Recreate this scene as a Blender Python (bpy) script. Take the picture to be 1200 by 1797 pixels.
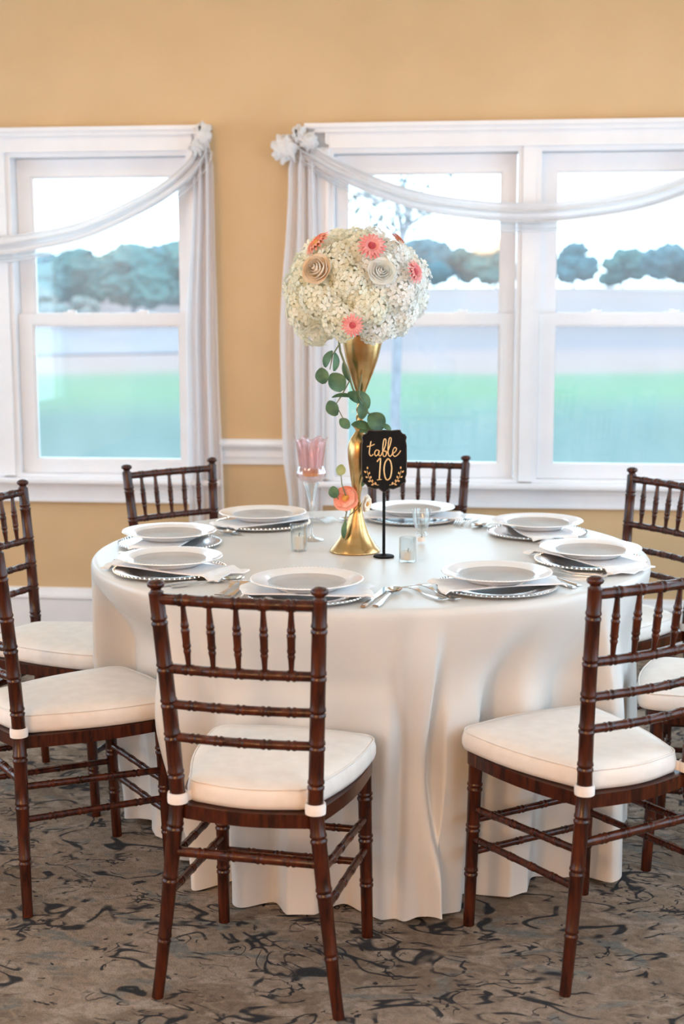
import bpy, bmesh, math, random
from math import sin, cos, pi, radians as R, atan, atan2, hypot, exp, sqrt
from mathutils import Vector, Matrix, noise as mnoise

for o in list(bpy.data.objects):
    bpy.data.objects.remove(o, do_unlink=True)
SC = bpy.context.scene
COL = SC.collection

# ------------------------------------------------------------------ camera
F_PX, PITCH, ROLL, CAM_H = 2508.57, 0.1516, -0.0021, 1.4923
cd = bpy.data.cameras.new('camera')
cd.sensor_fit = 'VERTICAL'
cd.sensor_height = 36.0
cd.sensor_width = 24.04
cd.lens = F_PX * 36.0 / 1797.0
cd.clip_start = 0.05
cd.clip_end = 2000
cd.dof.use_dof = True
cd.dof.focus_distance = 3.55
cd.dof.aperture_fstop = 3.2
cam = bpy.data.objects.new('camera', cd)
COL.objects.link(cam)
cam.matrix_world = Matrix.Translation((0, 0, CAM_H)) @ Matrix.Rotation(pi / 2 - PITCH, 4, 'X') @ Matrix.Rotation(ROLL, 4, 'Z')
SC.camera = cam

# ------------------------------------------------------------------ sky, lamps, exposure
SKY = 5.2
w = bpy.data.worlds.new('sky')
SC.world = w
w.use_nodes = True
bg = w.node_tree.nodes['Background']
bg.inputs[0].default_value = (0.62, 0.83, 1.0, 1)
bg.inputs[1].default_value = SKY

def area(name, loc, rot, size, energy, color, size_y=None, portal=False, shape='DISK'):
    l = bpy.data.lights.new(name, 'AREA')
    l.shape = shape
    l.size = size
    if size_y: l.size_y = size_y
    l.energy = energy
    l.color = color
    if portal: l.cycles.is_portal = True
    o = bpy.data.objects.new(name, l)
    COL.objects.link(o)
    o.location = loc
    o.rotation_euler = rot
    return o
WARM = (1.0, 0.8, 0.58)
for i, (x, y, e) in enumerate(((-1.6, 0.4, 9), (1.4, 0.4, 7), (-1.7, 2.6, 7), (-0.9, 4.9, 7), (1.0, 4.8, 5))):
    area('ceiling_lamp', (x, y, 2.93), (0, 0, 0), 0.55, e, WARM)
for x, e in ((-2.2, 190), (-.4, 72)):                     # unseen warm fill points added behind the camera to light wall and cloth
    l = bpy.data.lights.new('fill_lamp', 'POINT'); l.energy = e; l.color = (1.0, .64, .35); l.shadow_soft_size = .22
    o = bpy.data.objects.new('fill_lamp', l); COL.objects.link(o); o.location = (x, -2.2, 2.1)
SC.view_settings.view_transform = 'Standard'
SC.view_settings.look = 'None'
SC.view_settings.exposure = -0.03
SC.view_settings.gamma = 1.0
SC.view_settings.use_curve_mapping = False

# ------------------------------------------------------------------ helpers
class MB:
    """collects vertices and faces for one mesh object"""
    def __init__(s): s.v = []; s.f = []; s.m = []
    def add(s, V, F, mi=0, M=None):
        o = len(s.v)
        if M is not None: V = [M @ Vector(p) for p in V]
        s.v += [tuple(p) for p in V]
        s.f += [tuple(i + o for i in f) for f in F]
        s.m += [mi] * len(F)
        return s
    def box(s, a, b, mi=0, M=None):
        (x0, y0, z0), (x1, y1, z1) = a, b
        V = [(x0, y0, z0), (x1, y0, z0), (x1, y1, z0), (x0, y1, z0), (x0, y0, z1), (x1, y0, z1), (x1, y1, z1), (x0, y1, z1)]
        F = [(0, 3, 2, 1), (4, 5, 6, 7), (0, 1, 5, 4), (1, 2, 6, 5), (2, 3, 7, 6), (3, 0, 4, 7)]
        return s.add(V, F, mi, M)
    def tube(s, pts, rad, n=10, mi=0, M=None, cap=True, flat=1.0):
        pts = [Vector(p) for p in pts]
        N = len(pts)
        if not hasattr(rad, '__len__'): rad = [rad] * N
        T = [(pts[min(i + 1, N - 1)] - pts[max(i - 1, 0)]).normalized() for i in range(N)]
        up = Vector((0, 0, 1)) if abs(T[0].z) < 0.9 else Vector((0, 1, 0))
        a = T[0].cross(up).normalized()
        V = []; F = []
        for i in range(N):
            a = (a - T[i] * a.dot(T[i])).normalized()
            b = T[i].cross(a)
            for k in range(n):
                t = 2 * pi * k / n
                V.append(pts[i] + a * cos(t) * rad[i] + b * sin(t) * rad[i] * flat)
        for i in range(N - 1):
            for k in range(n):
                k2 = (k + 1) % n
                F.append((i * n + k, i * n + k2, (i + 1) * n + k2, (i + 1) * n + k))
        if cap:
            F.append(tuple(range(n - 1, -1, -1)))
            F.append(tuple((N - 1) * n + k for k in range(n)))
        return s.add(V, F, mi, M)
    def lathe(s, prof, n=32, mi=0, M=None, close=False, cap0=True, cap1=True):
        V = []; F = []
        for (r, z, *c) in prof:
            cx = c[0] if c else 0.0
            for k in range(n):
                t = 2 * pi * k / n
                V.append((cx + r * cos(t), r * sin(t), z))
        N = len(prof)
        for i in range(N - 1 + (1 if close else 0)):
            j = (i + 1) % N
            for k in range(n):
                k2 = (k + 1) % n
                F.append((i * n + k, i * n + k2, j * n + k2, j * n + k))
        if not close and cap0: F.append(tuple(range(n - 1, -1, -1)))
        if not close and cap1: F.append(tuple((N - 1) * n + k for k in range(n)))
        return s.add(V, F, mi, M)
    def grid(s, nu, nv, fn, mi=0, M=None):
        V = [fn(i / nu, j / nv) for j in range(nv + 1) for i in range(nu + 1)]
        F = [(j * (nu + 1) + i, j * (nu + 1) + i + 1, (j + 1) * (nu + 1) + i + 1, (j + 1) * (nu + 1) + i) for j in range(nv) for i in range(nu)]
        return s.add(V, F, mi, M)
    def prism(s, poly, h0, h1, mi=0, M=None):
        n = len(poly)
        V = [(x, y, h0) for x, y in poly] + [(x, y, h1) for x, y in poly]
        F = [tuple(range(n - 1, -1, -1)), tuple(range(n, 2 * n))] + [(i, (i + 1) % n, n + (i + 1) % n, n + i) for i in range(n)]
        return s.add(V, F, mi, M)
    def ico(s, c, r, sub=2, mi=0, amp=0.0, freq=2.0, seed=0.0, sc=(1, 1, 1)):
        V0, F0 = ico_data(sub)
        c = Vector(c); V = []
        for p in V0:
            d = 1.0 + (amp * mnoise.noise(p * freq + Vector((seed, seed * 1.7, -seed))) if amp else 0)
            V.append(c + Vector((p.x * sc[0], p.y * sc[1], p.z * sc[2])) * r * d)
        return s.add(V, F0, mi)
    def mesh(s, name, mats, smooth=True, angle=None):
        me = bpy.data.meshes.new(name)
        me.from_pydata(s.v, [], s.f)
        for m in (mats if isinstance(mats, (list, tuple)) else [mats]): me.materials.append(m)
        me.polygons.foreach_set('material_index', s.m)
        if smooth:
            me.polygons.foreach_set('use_smooth', [True] * len(s.f))
            if angle: me.set_sharp_from_angle(angle=R(angle))
        me.update()
        return me
    def build(s, name, mats, parent=None, smooth=True, angle=40):
        o = bpy.data.objects.new(name, s.mesh(name, mats, smooth, angle))
        COL.objects.link(o)
        if parent: o.parent = parent
        return o
_ico = {}
def ico_data(sub):
    if sub not in _ico:
        b = bmesh.new()
        bmesh.ops.create_icosphere(b, subdivisions=sub, radius=1)
        b.verts.ensure_lookup_table()
        _ico[sub] = ([v.co.copy() for v in b.verts], [tuple(v.index for v in f.verts) for f in b.faces])
        b.free()
    return _ico[sub]
def tag(o, label=None, cat=None, group=None, kind=None):
    if label: o['label'] = label
    if cat: o['category'] = cat
    if group: o['group'] = group
    if kind: o['kind'] = kind
    return o
def empty(name, loc=(0, 0, 0), rz=0.0):
    o = bpy.data.objects.new(name, None)
    o.empty_display_size = 0.1
    COL.objects.link(o)
    o.location = loc
    o.rotation_euler = (0, 0, rz)
    return o
def share(name, me, parent):
    o = bpy.data.objects.new(name, me)
    COL.objects.link(o)
    o.parent = parent
    return o
def copy_tree(o, parent=None):
    c = o.copy()
    COL.objects.link(c)
    if parent: c.parent = parent
    for ch in list(o.children): copy_tree(ch, c)
    return c
def lerp(a, b, t): return a + (b - a) * t
def sm(a, b, x):
    t = min(1, max(0, (x - a) / (b - a)))
    return t * t * (3 - 2 * t)

# ------------------------------------------------------------------ materials
def mat(name, col, rough=0.5, metal=0.0, spec=0.5, **kw):
    m = bpy.data.materials.new(name)
    m.use_nodes = True
    p = m.node_tree.nodes['Principled BSDF']
    p.inputs['Base Color'].default_value = (*col, 1)
    p.inputs['Roughness'].default_value = rough
    p.inputs['Metallic'].default_value = metal
    p.inputs['Specular IOR Level'].default_value = spec
    for k, v in kw.items(): p.inputs[k.replace('_', ' ')].default_value = v
    return m
def nodes(m): return m.node_tree.nodes, m.node_tree.links, m.node_tree.nodes['Principled BSDF']
def mottle(m, c1, c2, scale, detail=3, stretch=(1, 1, 1), lo=0.35, hi=0.65, bump=0.0, bscale=None, dist=0.01):
    N, L, p = nodes(m)
    tc = N.new('ShaderNodeTexCoord'); mp = N.new('ShaderNodeMapping'); nz = N.new('ShaderNodeTexNoise'); cr = N.new('ShaderNodeValToRGB')
    mp.inputs['Scale'].default_value = stretch
    nz.inputs['Scale'].default_value = scale; nz.inputs['Detail'].default_value = detail
    L.new(tc.outputs['Object'], mp.inputs[0]); L.new(mp.outputs[0], nz.inputs['Vector']); L.new(nz.outputs[0], cr.inputs[0])
    cr.color_ramp.elements[0].position = lo; cr.color_ramp.elements[1].position = hi
    cr.color_ramp.elements[0].color = (*c1, 1); cr.color_ramp.elements[1].color = (*c2, 1)
    L.new(cr.outputs[0], p.inputs['Base Color'])
    if bump:
        n2 = N.new('ShaderNodeTexNoise'); n2.inputs['Scale'].default_value = bscale or scale * 3; n2.inputs['Detail'].default_value = 4
        L.new(mp.outputs[0], n2.inputs['Vector'])
        b = N.new('ShaderNodeBump'); b.inputs['Strength'].default_value = bump; b.inputs['Distance'].default_value = dist
        L.new(n2.outputs[0], b.inputs['Height']); L.new(b.outputs[0], p.inputs['Normal'])
    return m
M = {}
M['wall'] = mottle(mat('tan_wall_paint', (.57, .4, .21), .75, spec=.25), (.635, .44, .245), (.665, .465, .265), 3, bump=.05, bscale=120, dist=.002)
M['ceiling'] = mottle(mat('ceiling_paint', (.75, .7, .6), .9, spec=.1), (.74, .69, .6), (.78, .72, .63), 4)
M['trim'] = mottle(mat('white_trim_paint', (.84, .83, .84), .35), (.81, .81, .84), (.85, .85, .88), 6)
M['wood'] = mottle(mat('mahogany', (.1, .024, .01), .27, spec=.4), (.024, .0048, .002), (.078, .0155, .0045), 9, 5, (8, 8, 1.2))
M['cushion'] = mottle(mat('ivory_cushion_fabric', (.8, .74, .68), .8, spec=.2), (.78, .715, .66), (.83, .765, .71), 30, bump=.08, bscale=260, dist=.001)
M['tie'] = mottle(mat('white_tie_fabric', (.85, .78, .74), .8, spec=.2), (.82, .75, .71), (.88, .81, .77), 40)
M['cloth'] = mottle(mat('ivory_satin', (.8, .72, .63), .36, spec=.42), (.67, .65, .625), (.695, .675, .65), 5, bump=.03, bscale=300, dist=.0008)
M['napkin'] = mottle(mat('white_napkin_fabric', (.84, .82, .82), .75, spec=.2), (.84, .83, .84), (.9, .89, .9), 30, bump=.15, bscale=60, dist=.002)
M['silver'] = mottle(mat('polished_silver', (.8, .79, .78), .14, 1.0), (.74, .73, .73), (.84, .83, .82), 40)
M['china'] = mottle(mat('white_china', (.84, .83, .83), .12, spec=.6, Coat_Weight=.4), (.82, .81, .81), (.86, .85, .85), 12)
M['well'] = mottle(mat('grey_china_glaze', (.45, .43, .42), .55, spec=.12), (.44, .42, .41), (.49, .47, .46), 12)
M['gold'] = mottle(mat('brushed_gold', (.8, .5, .18), .27, 1.0), (.58, .36, .14), (.67, .44, .2), 14, 3, (1, 1, 4))
M['black'] = mottle(mat('black_sign_paint', (.006, .006, .007), .6, spec=.15), (.004, .004, .005), (.008, .0075, .0075), 30)
M['letter'] = mottle(mat('gold_lettering', (.83, .55, .26), .35, .6), (.78, .5, .22), (.88, .6, .3), 60)
def petal(name, c1, c2, scale, thru):
    """thin petal: diffuse on the lit side, light shining through from behind"""
    m = bpy.data.materials.new(name); m.use_nodes = True
    N, L = m.node_tree.nodes, m.node_tree.links
    N.remove(N['Principled BSDF'])
    d = N.new('ShaderNodeBsdfDiffuse'); t = N.new('ShaderNodeBsdfTranslucent'); x = N.new('ShaderNodeMixShader'); tc = N.new('ShaderNodeTexCoord'); nz = N.new('ShaderNodeTexNoise'); cr = N.new('ShaderNodeValToRGB')
    nz.inputs['Scale'].default_value = scale; nz.inputs['Detail'].default_value = 3
    cr.color_ramp.elements[0].position = .35; cr.color_ramp.elements[1].position = .65
    cr.color_ramp.elements[0].color = (*c1, 1); cr.color_ramp.elements[1].color = (*c2, 1)
    L.new(tc.outputs['Object'], nz.inputs['Vector']); L.new(nz.outputs[0], cr.inputs[0])
    L.new(cr.outputs[0], d.inputs[0]); L.new(cr.outputs[0], t.inputs[0])
    x.inputs[0].default_value = thru
    L.new(d.outputs[0], x.inputs[1]); L.new(t.outputs[0], x.inputs[2]); L.new(x.outputs[0], N['Material Output'].inputs[0])
    return m
M['hyd'] = petal('cream_hydrangea_petal', (.92, .885, .7), (.95, .935, .83), 16, .3)
M['hydw'] = petal('white_hydrangea_petal', (.92, .9, .82), (.95, .945, .92), 16, .3)
M['hydin'] = mottle(mat('olive_stem_mass', (.3, .3, .12), .9, spec=.1), (.58, .52, .34), (.76, .7, .52), 30)
M['gerb'] = mottle(mat('pink_petal', (.85, .3, .28), .6, spec=.2), (.8, .24, .24), (.88, .42, .38), 40)
M['gerbc'] = mottle(mat('dark_pink_flower_centre', (.5, .06, .08), .8), (.4, .04, .05), (.6, .1, .12), 90)
M['coral'] = mottle(mat('coral_petal', (.88, .3, .2), .55, spec=.2), (.86, .24, .15), (.92, .45, .33), 30)
M['coralc'] = mottle(mat('orange_flower_centre', (.72, .3, .05), .8), (.6, .2, .04), (.8, .42, .08), 90)
M['peach'] = mottle(mat('peach_rose_petal', (.88, .62, .4), .6, spec=.2), (.91, .7, .5), (.94, .82, .66), 30)
M['leaf'] = mottle(mat('eucalyptus_leaf', (.06, .14, .07), .5), (.035, .095, .05), (.1, .2, .085), 25)
M['leafl'] = mottle(mat('pale_leaf', (.4, .48, .2), .5), (.34, .42, .16), (.48, .55, .27), 25)
M['stem'] = mottle(mat('green_stem', (.16, .17, .08), .6), (.12, .14, .06), (.2, .2, .1), 40)
M['wax'] = mottle(mat('ivory_candle_wax', (.85, .77, .68), .5), (.82, .74, .65), (.88, .8, .72), 20)
M['amber'] = mottle(mat('amber_refraction', (.62, .3, .06), .3), (.55, .24, .04), (.7, .38, .1), 30)
M['wick'] = mat('wick', (.03, .025, .02), .9)
M['hook'] = mottle(mat('dark_metal_hook', (.1, .09, .08), .4, .8), (.08, .07, .06), (.13, .12, .1), 40)
M['bark'] = mottle(mat('grey_bark', (.2, .2, .24), .9, spec=.1), (.16, .16, .19), (.26, .26, .3), 6, 4, (4, 4, 1), bump=.3)

def sheer(name, col, tr, thru=.42):
    m = bpy.data.materials.new(name); m.use_nodes = True
    N, L = m.node_tree.nodes, m.node_tree.links
    N.remove(N['Principled BSDF'])
    t = N.new('ShaderNodeBsdfTransparent'); d = N.new('ShaderNodeBsdfDiffuse'); s = N.new('ShaderNodeBsdfTranslucent')
    a = N.new('ShaderNodeMixShader'); b = N.new('ShaderNodeMixShader')
    tc = N.new('ShaderNodeTexCoord'); nz = N.new('ShaderNodeTexNoise'); cr = N.new('ShaderNodeValToRGB')
    nz.inputs['Scale'].default_value = 60
    cr.color_ramp.elements[0].color = (*[c * .96 for c in col], 1); cr.color_ramp.elements[1].color = (*col, 1)
    L.new(tc.outputs['Object'], nz.inputs['Vector']); L.new(nz.outputs[0], cr.inputs[0])
    L.new(cr.outputs[0], d.inputs[0]); L.new(cr.outputs[0], s.inputs[0])
    a.inputs[0].default_value = thru
    L.new(d.outputs[0], a.inputs[1]); L.new(s.outputs[0], a.inputs[2])
    b.inputs[0].default_value = tr
    L.new(a.outputs[0], b.inputs[1]); L.new(t.outputs[0], b.inputs[2])
    L.new(b.outputs[0], N['Material Output'].inputs[0])
    return m
M['sheer'] = sheer('sheer_white_voile', (.92, .89, .9), .06)
M['swag'] = sheer('gathered_white_voile', (.9, .875, .88), .03, .2)
M['swagthin'] = sheer('thin_voile', (.88, .86, .87), .5)
def glassy(name, tint, gloss, veil=0.0, rough=0.03):
    """thin clear glass: see-through, mirror-like at grazing angles, with an optional uneven whitish film mixed in"""
    m = bpy.data.materials.new(name); m.use_nodes = True
    N, L = m.node_tree.nodes, m.node_tree.links
    N.remove(N['Principled BSDF'])
    t = N.new('ShaderNodeBsdfTransparent'); g = N.new('ShaderNodeBsdfGlossy'); lw = N.new('ShaderNodeLayerWeight'); mx = N.new('ShaderNodeMixShader')
    mr = N.new('ShaderNodeMapRange')
    t.inputs[0].default_value = (*tint, 1); g.inputs['Roughness'].default_value = rough
    lw.inputs[0].default_value = .35
    mr.inputs['To Min'].default_value = gloss; mr.inputs['To Max'].default_value = .75
    L.new(lw.outputs['Facing'], mr.inputs[0]); L.new(mr.outputs[0], mx.inputs[0])
    L.new(t.outputs[0], mx.inputs[1]); L.new(g.outputs[0], mx.inputs[2])
    out = mx
    if veil:
        d = N.new('ShaderNodeBsdfTranslucent'); d.inputs[0].default_value = (.95, .97, 1, 1)
        tc = N.new('ShaderNodeTexCoord'); nz = N.new('ShaderNodeTexNoise'); m2 = N.new('ShaderNodeMapRange')
        nz.inputs['Scale'].default_value = 5; nz.inputs['Detail'].default_value = 5
        m2.inputs['From Min'].default_value = .3; m2.inputs['From Max'].default_value = .75
        m2.inputs['To Min'].default_value = veil * .8; m2.inputs['To Max'].default_value = veil * 1.35
        L.new(tc.outputs['Object'], nz.inputs['Vector']); L.new(nz.outputs[0], m2.inputs[0])
        o2 = N.new('ShaderNodeMixShader')
        L.new(m2.outputs[0], o2.inputs[0]); L.new(mx.outputs[0], o2.inputs[1]); L.new(d.outputs[0], o2.inputs[2])
        out = o2
    L.new(out.outputs[0], N['Material Output'].inputs[0])
    return m
M['pane'] = glassy('window_glass', (.97, .99, .98), .03, .055)  # milky film paints pale haze over the outdoor view
M['clear'] = glassy('clear_glass', (.95, .97, .97), .09)
M['pink'] = glassy('pink_pressed_glass', (.97, .79, .79), .12, .1, .1)

def carpet():
    m = mat('patterned_carpet', (.2, .16, .12), .95, spec=.05)
    N, L, p = nodes(m)
    tc = N.new('ShaderNodeTexCoord')
    def noise(sc, det, vec, dist=0.0):
        n = N.new('ShaderNodeTexNoise'); n.inputs['Scale'].default_value = sc; n.inputs['Detail'].default_value = det; n.inputs['Distortion'].default_value = dist
        L.new(vec, n.inputs['Vector']); return n
    def math(op, a, b=None, c=None):
        n = N.new('ShaderNodeMath'); n.operation = op
        for i, x in enumerate((a, b, c)):
            if x is None: continue
            if isinstance(x, (int, float)): n.inputs[i].default_value = x
            else: L.new(x, n.inputs[i])
        return n.outputs[0]
    def ramp(f, a, b):
        n = N.new('ShaderNodeMapRange'); n.interpolation_type = 'SMOOTHSTEP'
        n.inputs['From Min'].default_value = a; n.inputs['From Max'].default_value = b
        L.new(f, n.inputs[0]); return n.outputs[0]
    def mix(f, a, b):
        n = N.new('ShaderNodeMix'); n.data_type = 'RGBA'
        L.new(f, n.inputs[0])
        for s, c in ((6, a), (7, b)):
            if isinstance(c, tuple): n.inputs[s].default_value = (*c, 1)
            else: L.new(c, n.inputs[s])
        return n.outputs[2]
    V = tc.outputs['Object']
    mp = N.new('ShaderNodeMapping'); mp.inputs['Scale'].default_value = (1, 1.5, 1); mp.inputs['Rotation'].default_value = (0, 0, .35)
    L.new(V, mp.inputs[0]); S = mp.outputs[0]
    base = mix(ramp(noise(2.2, 2, V).outputs[0], .38, .62), (0.2010, 0.1456, 0.1069), (0.2857, 0.2137, 0.1626))
    base = mix(ramp(noise(7, 3, S, 1.5).outputs[0], .45, .66), base, (0.3493, 0.2768, 0.2230))
    base = mix(ramp(noise(4.3, 3, S, 2.0).outputs[0], .56, .7), base, (0.1746, 0.1700, 0.1580))
    # swirling leaf veins: thin bands where a warped noise crosses its middle, broken up by a mask
    a = noise(3.2, 1.6, S, 1.7).outputs[0]
    line = math('SUBTRACT', 1.0, ramp(math('ABSOLUTE', math('SUBTRACT', a, .5)), .010, .032))
    mask = ramp(noise(6.5, 2, S, .6).outputs[0], .45, .53)
    line = math('MULTIPLY', line, mask)
    b = noise(5.2, 2.2, S, 2.4).outputs[0]
    l2 = math('SUBTRACT', 1.0, ramp(math('ABSOLUTE', math('SUBTRACT', b, .53)), .009, .027))
    l2 = math('MULTIPLY', l2, ramp(noise(4.1, 2, V, .9).outputs[0], .5, .58))
    l3 = math('SUBTRACT', 1.0, ramp(math('ABSOLUTE', math('SUBTRACT', noise(8.5, 1.5, S, 1.3).outputs[0], .5)), .012, .035))
    l3 = math('MULTIPLY', l3, ramp(noise(9.5, 2, V, .5).outputs[0], .6, .66))
    blot = ramp(noise(9, 3, S, 2.6).outputs[0], .665, .7)
    dark = math('MAXIMUM', math('MAXIMUM', math('MAXIMUM', line, l2), l3), blot)
    tuft = noise(230, 2, V).outputs[0]
    dark = math('MULTIPLY', dark, ramp(tuft, .12, .38))
    base = mix(math('MULTIPLY', ramp(noise(55, 3, V).outputs[0], .4, .7), .4), base, (.09, .07, .052))
    lite = math('SUBTRACT', 1.0, ramp(math('ABSOLUTE', math('SUBTRACT', noise(4.6, 2, S, 2.2).outputs[0], .47)), .004, .03))
    base = mix(math('MULTIPLY', lite, .45), base, (0.3175, 0.2527, 0.1848))
    col = mix(math('MULTIPLY', dark, .93), base, (0.0140, 0.0182, 0.0252))
    col = mix(math('MULTIPLY', ramp(tuft, .4, .75), .35), col, (0.0700, 0.0595, 0.0490))
    L.new(col, p.inputs['Base Color'])
    bm = N.new('ShaderNodeBump'); bm.inputs['Strength'].default_value = .5; bm.inputs['Distance'].default_value = .006
    L.new(tuft, bm.inputs['Height']); L.new(bm.outputs[0], p.inputs['Normal'])
    return m
M['carpet'] = carpet()

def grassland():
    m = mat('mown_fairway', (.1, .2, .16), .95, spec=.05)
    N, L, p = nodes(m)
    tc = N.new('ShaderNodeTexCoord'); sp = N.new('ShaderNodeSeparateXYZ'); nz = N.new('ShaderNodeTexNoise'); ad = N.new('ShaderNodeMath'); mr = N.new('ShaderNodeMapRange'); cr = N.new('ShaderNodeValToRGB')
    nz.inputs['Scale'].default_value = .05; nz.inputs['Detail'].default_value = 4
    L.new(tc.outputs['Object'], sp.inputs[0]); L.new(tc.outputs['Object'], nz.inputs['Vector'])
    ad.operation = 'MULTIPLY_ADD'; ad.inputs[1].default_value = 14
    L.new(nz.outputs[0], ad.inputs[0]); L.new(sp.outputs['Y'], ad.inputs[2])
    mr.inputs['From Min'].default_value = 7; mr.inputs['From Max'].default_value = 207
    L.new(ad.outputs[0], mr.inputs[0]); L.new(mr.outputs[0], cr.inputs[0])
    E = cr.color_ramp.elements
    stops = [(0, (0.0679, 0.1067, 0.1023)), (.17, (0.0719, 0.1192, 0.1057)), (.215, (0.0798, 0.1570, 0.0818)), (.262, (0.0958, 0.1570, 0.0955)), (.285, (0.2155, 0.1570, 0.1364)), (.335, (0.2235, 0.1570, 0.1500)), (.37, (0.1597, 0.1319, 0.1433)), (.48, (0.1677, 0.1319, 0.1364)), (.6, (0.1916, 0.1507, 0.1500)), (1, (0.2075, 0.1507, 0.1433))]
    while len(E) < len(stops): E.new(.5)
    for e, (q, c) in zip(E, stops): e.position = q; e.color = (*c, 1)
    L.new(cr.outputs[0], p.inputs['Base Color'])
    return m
M['grass'] = grassland()
M['sand'] = mottle(mat('pale_sand', (0.2480, 0.1845, 0.1581), .95), (0.2170, 0.1647, 0.1449), (0.2790, 0.2108, 0.1845), .4)
M['path'] = mottle(mat('grey_cart_path', (0.1317, 0.1119, 0.1318), .9), (0.1162, 0.1021, 0.1186), (0.1550, 0.1318, 0.1516), .4)
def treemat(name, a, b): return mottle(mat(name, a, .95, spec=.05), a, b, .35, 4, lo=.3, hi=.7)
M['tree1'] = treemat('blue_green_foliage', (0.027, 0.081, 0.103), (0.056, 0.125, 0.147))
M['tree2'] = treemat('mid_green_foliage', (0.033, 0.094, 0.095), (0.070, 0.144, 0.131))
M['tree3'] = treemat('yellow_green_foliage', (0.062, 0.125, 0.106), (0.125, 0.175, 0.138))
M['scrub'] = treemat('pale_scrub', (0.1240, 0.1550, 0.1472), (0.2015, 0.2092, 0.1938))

# ------------------------------------------------------------------ room shell
YAW = atan(-0.1095)
WALL_Y = 6.0857
WM = Matrix.Translation((0, WALL_Y, 0)) @ Matrix.Rotation(YAW, 4, 'Z')      # local x along wall, -y into the room
XL, XR, YB, ZC = -3.2, 2.3, -2.6, 2.95                                      # in the wall's frame: y = -depth
DEP = WALL_Y - YB
SIDEW = (-5.6, -3.5, -1.4)      # centres of the side windows, measured from the back wall
SZ0, SZ1 = .5, 2.4
WC = (-1.467, 0.777)           # centres of the two double windows along the wall
HW, ZT, ZB = 0.83, 2.09, 0.70  # half width and head / sill heights of the openings
def placed(o): o.matrix_world = WM; return o
def wall_with_holes(x0, x1, z0, z1, holes, y0, y1):
    m = MB()
    xs = sorted({x0, x1, *[h[0] for h in holes], *[h[1] for h in holes]})
    for a, b in zip(xs, xs[1:]):
        hh = [h for h in holes if h[0] <= a + 1e-6 and h[1] >= b - 1e-6]
        if not hh: m.box((a, y0, z0), (b, y1, z1))
        else:
            m.box((a, y0, z0), (b, y1, hh[0][2])); m.box((a, y0, hh[0][3]), (b, y1, z1))
    return m
wb = wall_with_holes(XL, XR, 0, ZC, [(c - HW, c + HW, ZB, ZT) for c in WC], 0, .16)
tag(placed(wb.build('wall_back', M['wall'], smooth=False)), kind='structure')
tag(placed(MB().box((XL, -DEP, -.1), (XR, .16, 0)).build('floor', M['carpet'], smooth=False)), kind='structure')
tag(placed(MB().box((XL, -DEP, ZC), (XR, .16, ZC + .1)).build('ceiling', M['ceiling'], smooth=False)), kind='structure')
tag(placed(MB().box((XL, -DEP - .15, 0), (XR, -DEP, ZC)).build('wall_front', M['wall'], smooth=False)), kind='structure')
# right wall: two tall windows, out of the picture, light the right side of the table
def side_wall(name, a, b):
    m = wall_with_holes(-DEP, .16, 0, ZC, [(c - .9, c + .9, SZ0, SZ1) for c in SIDEW], a, b)
    m.v = [(y, x, z) for x, y, z in m.v]
    m.f = [tuple(reversed(f)) for f in m.f]
    tag(placed(m.build(name, M['wall'], smooth=False)), kind='structure')
side_wall('wall_right', XR, XR + .15)
side_wall('wall_left', XL - .15, XL)
for c in WC:
    area('daylight_portal', WM @ Vector((c, .14, (ZB + ZT) / 2)), (pi / 2, 0, YAW + pi + pi), 2 * HW, 1, (1, 1, 1), ZT - ZB, True, 'RECTANGLE')
for c in SIDEW:
    area('daylight_portal', WM @ Vector((XR + .1, c, (SZ0 + SZ1) / 2)), (pi / 2, 0, YAW - pi / 2), 1.8, 1, (1, 1, 1), SZ1 - SZ0, True, 'RECTANGLE')
    area('daylight_portal', WM @ Vector((XL - .1, c, (SZ0 + SZ1) / 2)), (pi / 2, 0, YAW + pi / 2), 1.8, 1, (1, 1, 1), SZ1 - SZ0, True, 'RECTANGLE')

def moulding(prof, x0, x1, m=None, ends=True):
    """profile of (depth into room, z) swept along the wall"""
    m = m or MB()
    n = len(prof)
    V = [(x0, -d, z) for d, z in prof] + [(x1, -d, z) for d, z in prof]
    F = [(i, (i + 1) % n, n + (i + 1) % n, n + i) for i in range(n)] + [tuple(range(n - 1, -1, -1)), tuple(range(n, 2 * n))]
    return m.add(V, F)
bb = [(0, 0), (.02, 0), (.02, .155), (.026, .162), (.024, .175), (.014, .188), (.01, .205), (0, .207)]
tag(placed(moulding(bb, XL, XR).build('baseboard_back', M['trim'], smooth=False)), kind='structure')
cr_ = [(0, .765), (.014, .767), (.016, .79), (.02, .8), (.02, .825), (.026, .835), (.04, .845), (.044, .856), (.04, .868), (.03, .876), (0, .876)]
tag(placed(moulding(cr_, WC[0] + .93, WC[1] - .93).build('trim_1', M['trim'], smooth=False)), kind='structure')
tag(placed(moulding(cr_, XL, WC[0] - .93).build('trim_2', M['trim'], smooth=False)), kind='structure')
tag(placed(moulding(cr_, WC[1] + .93, XR).build('trim_3', M['trim'], smooth=False)), kind='structure')

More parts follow.
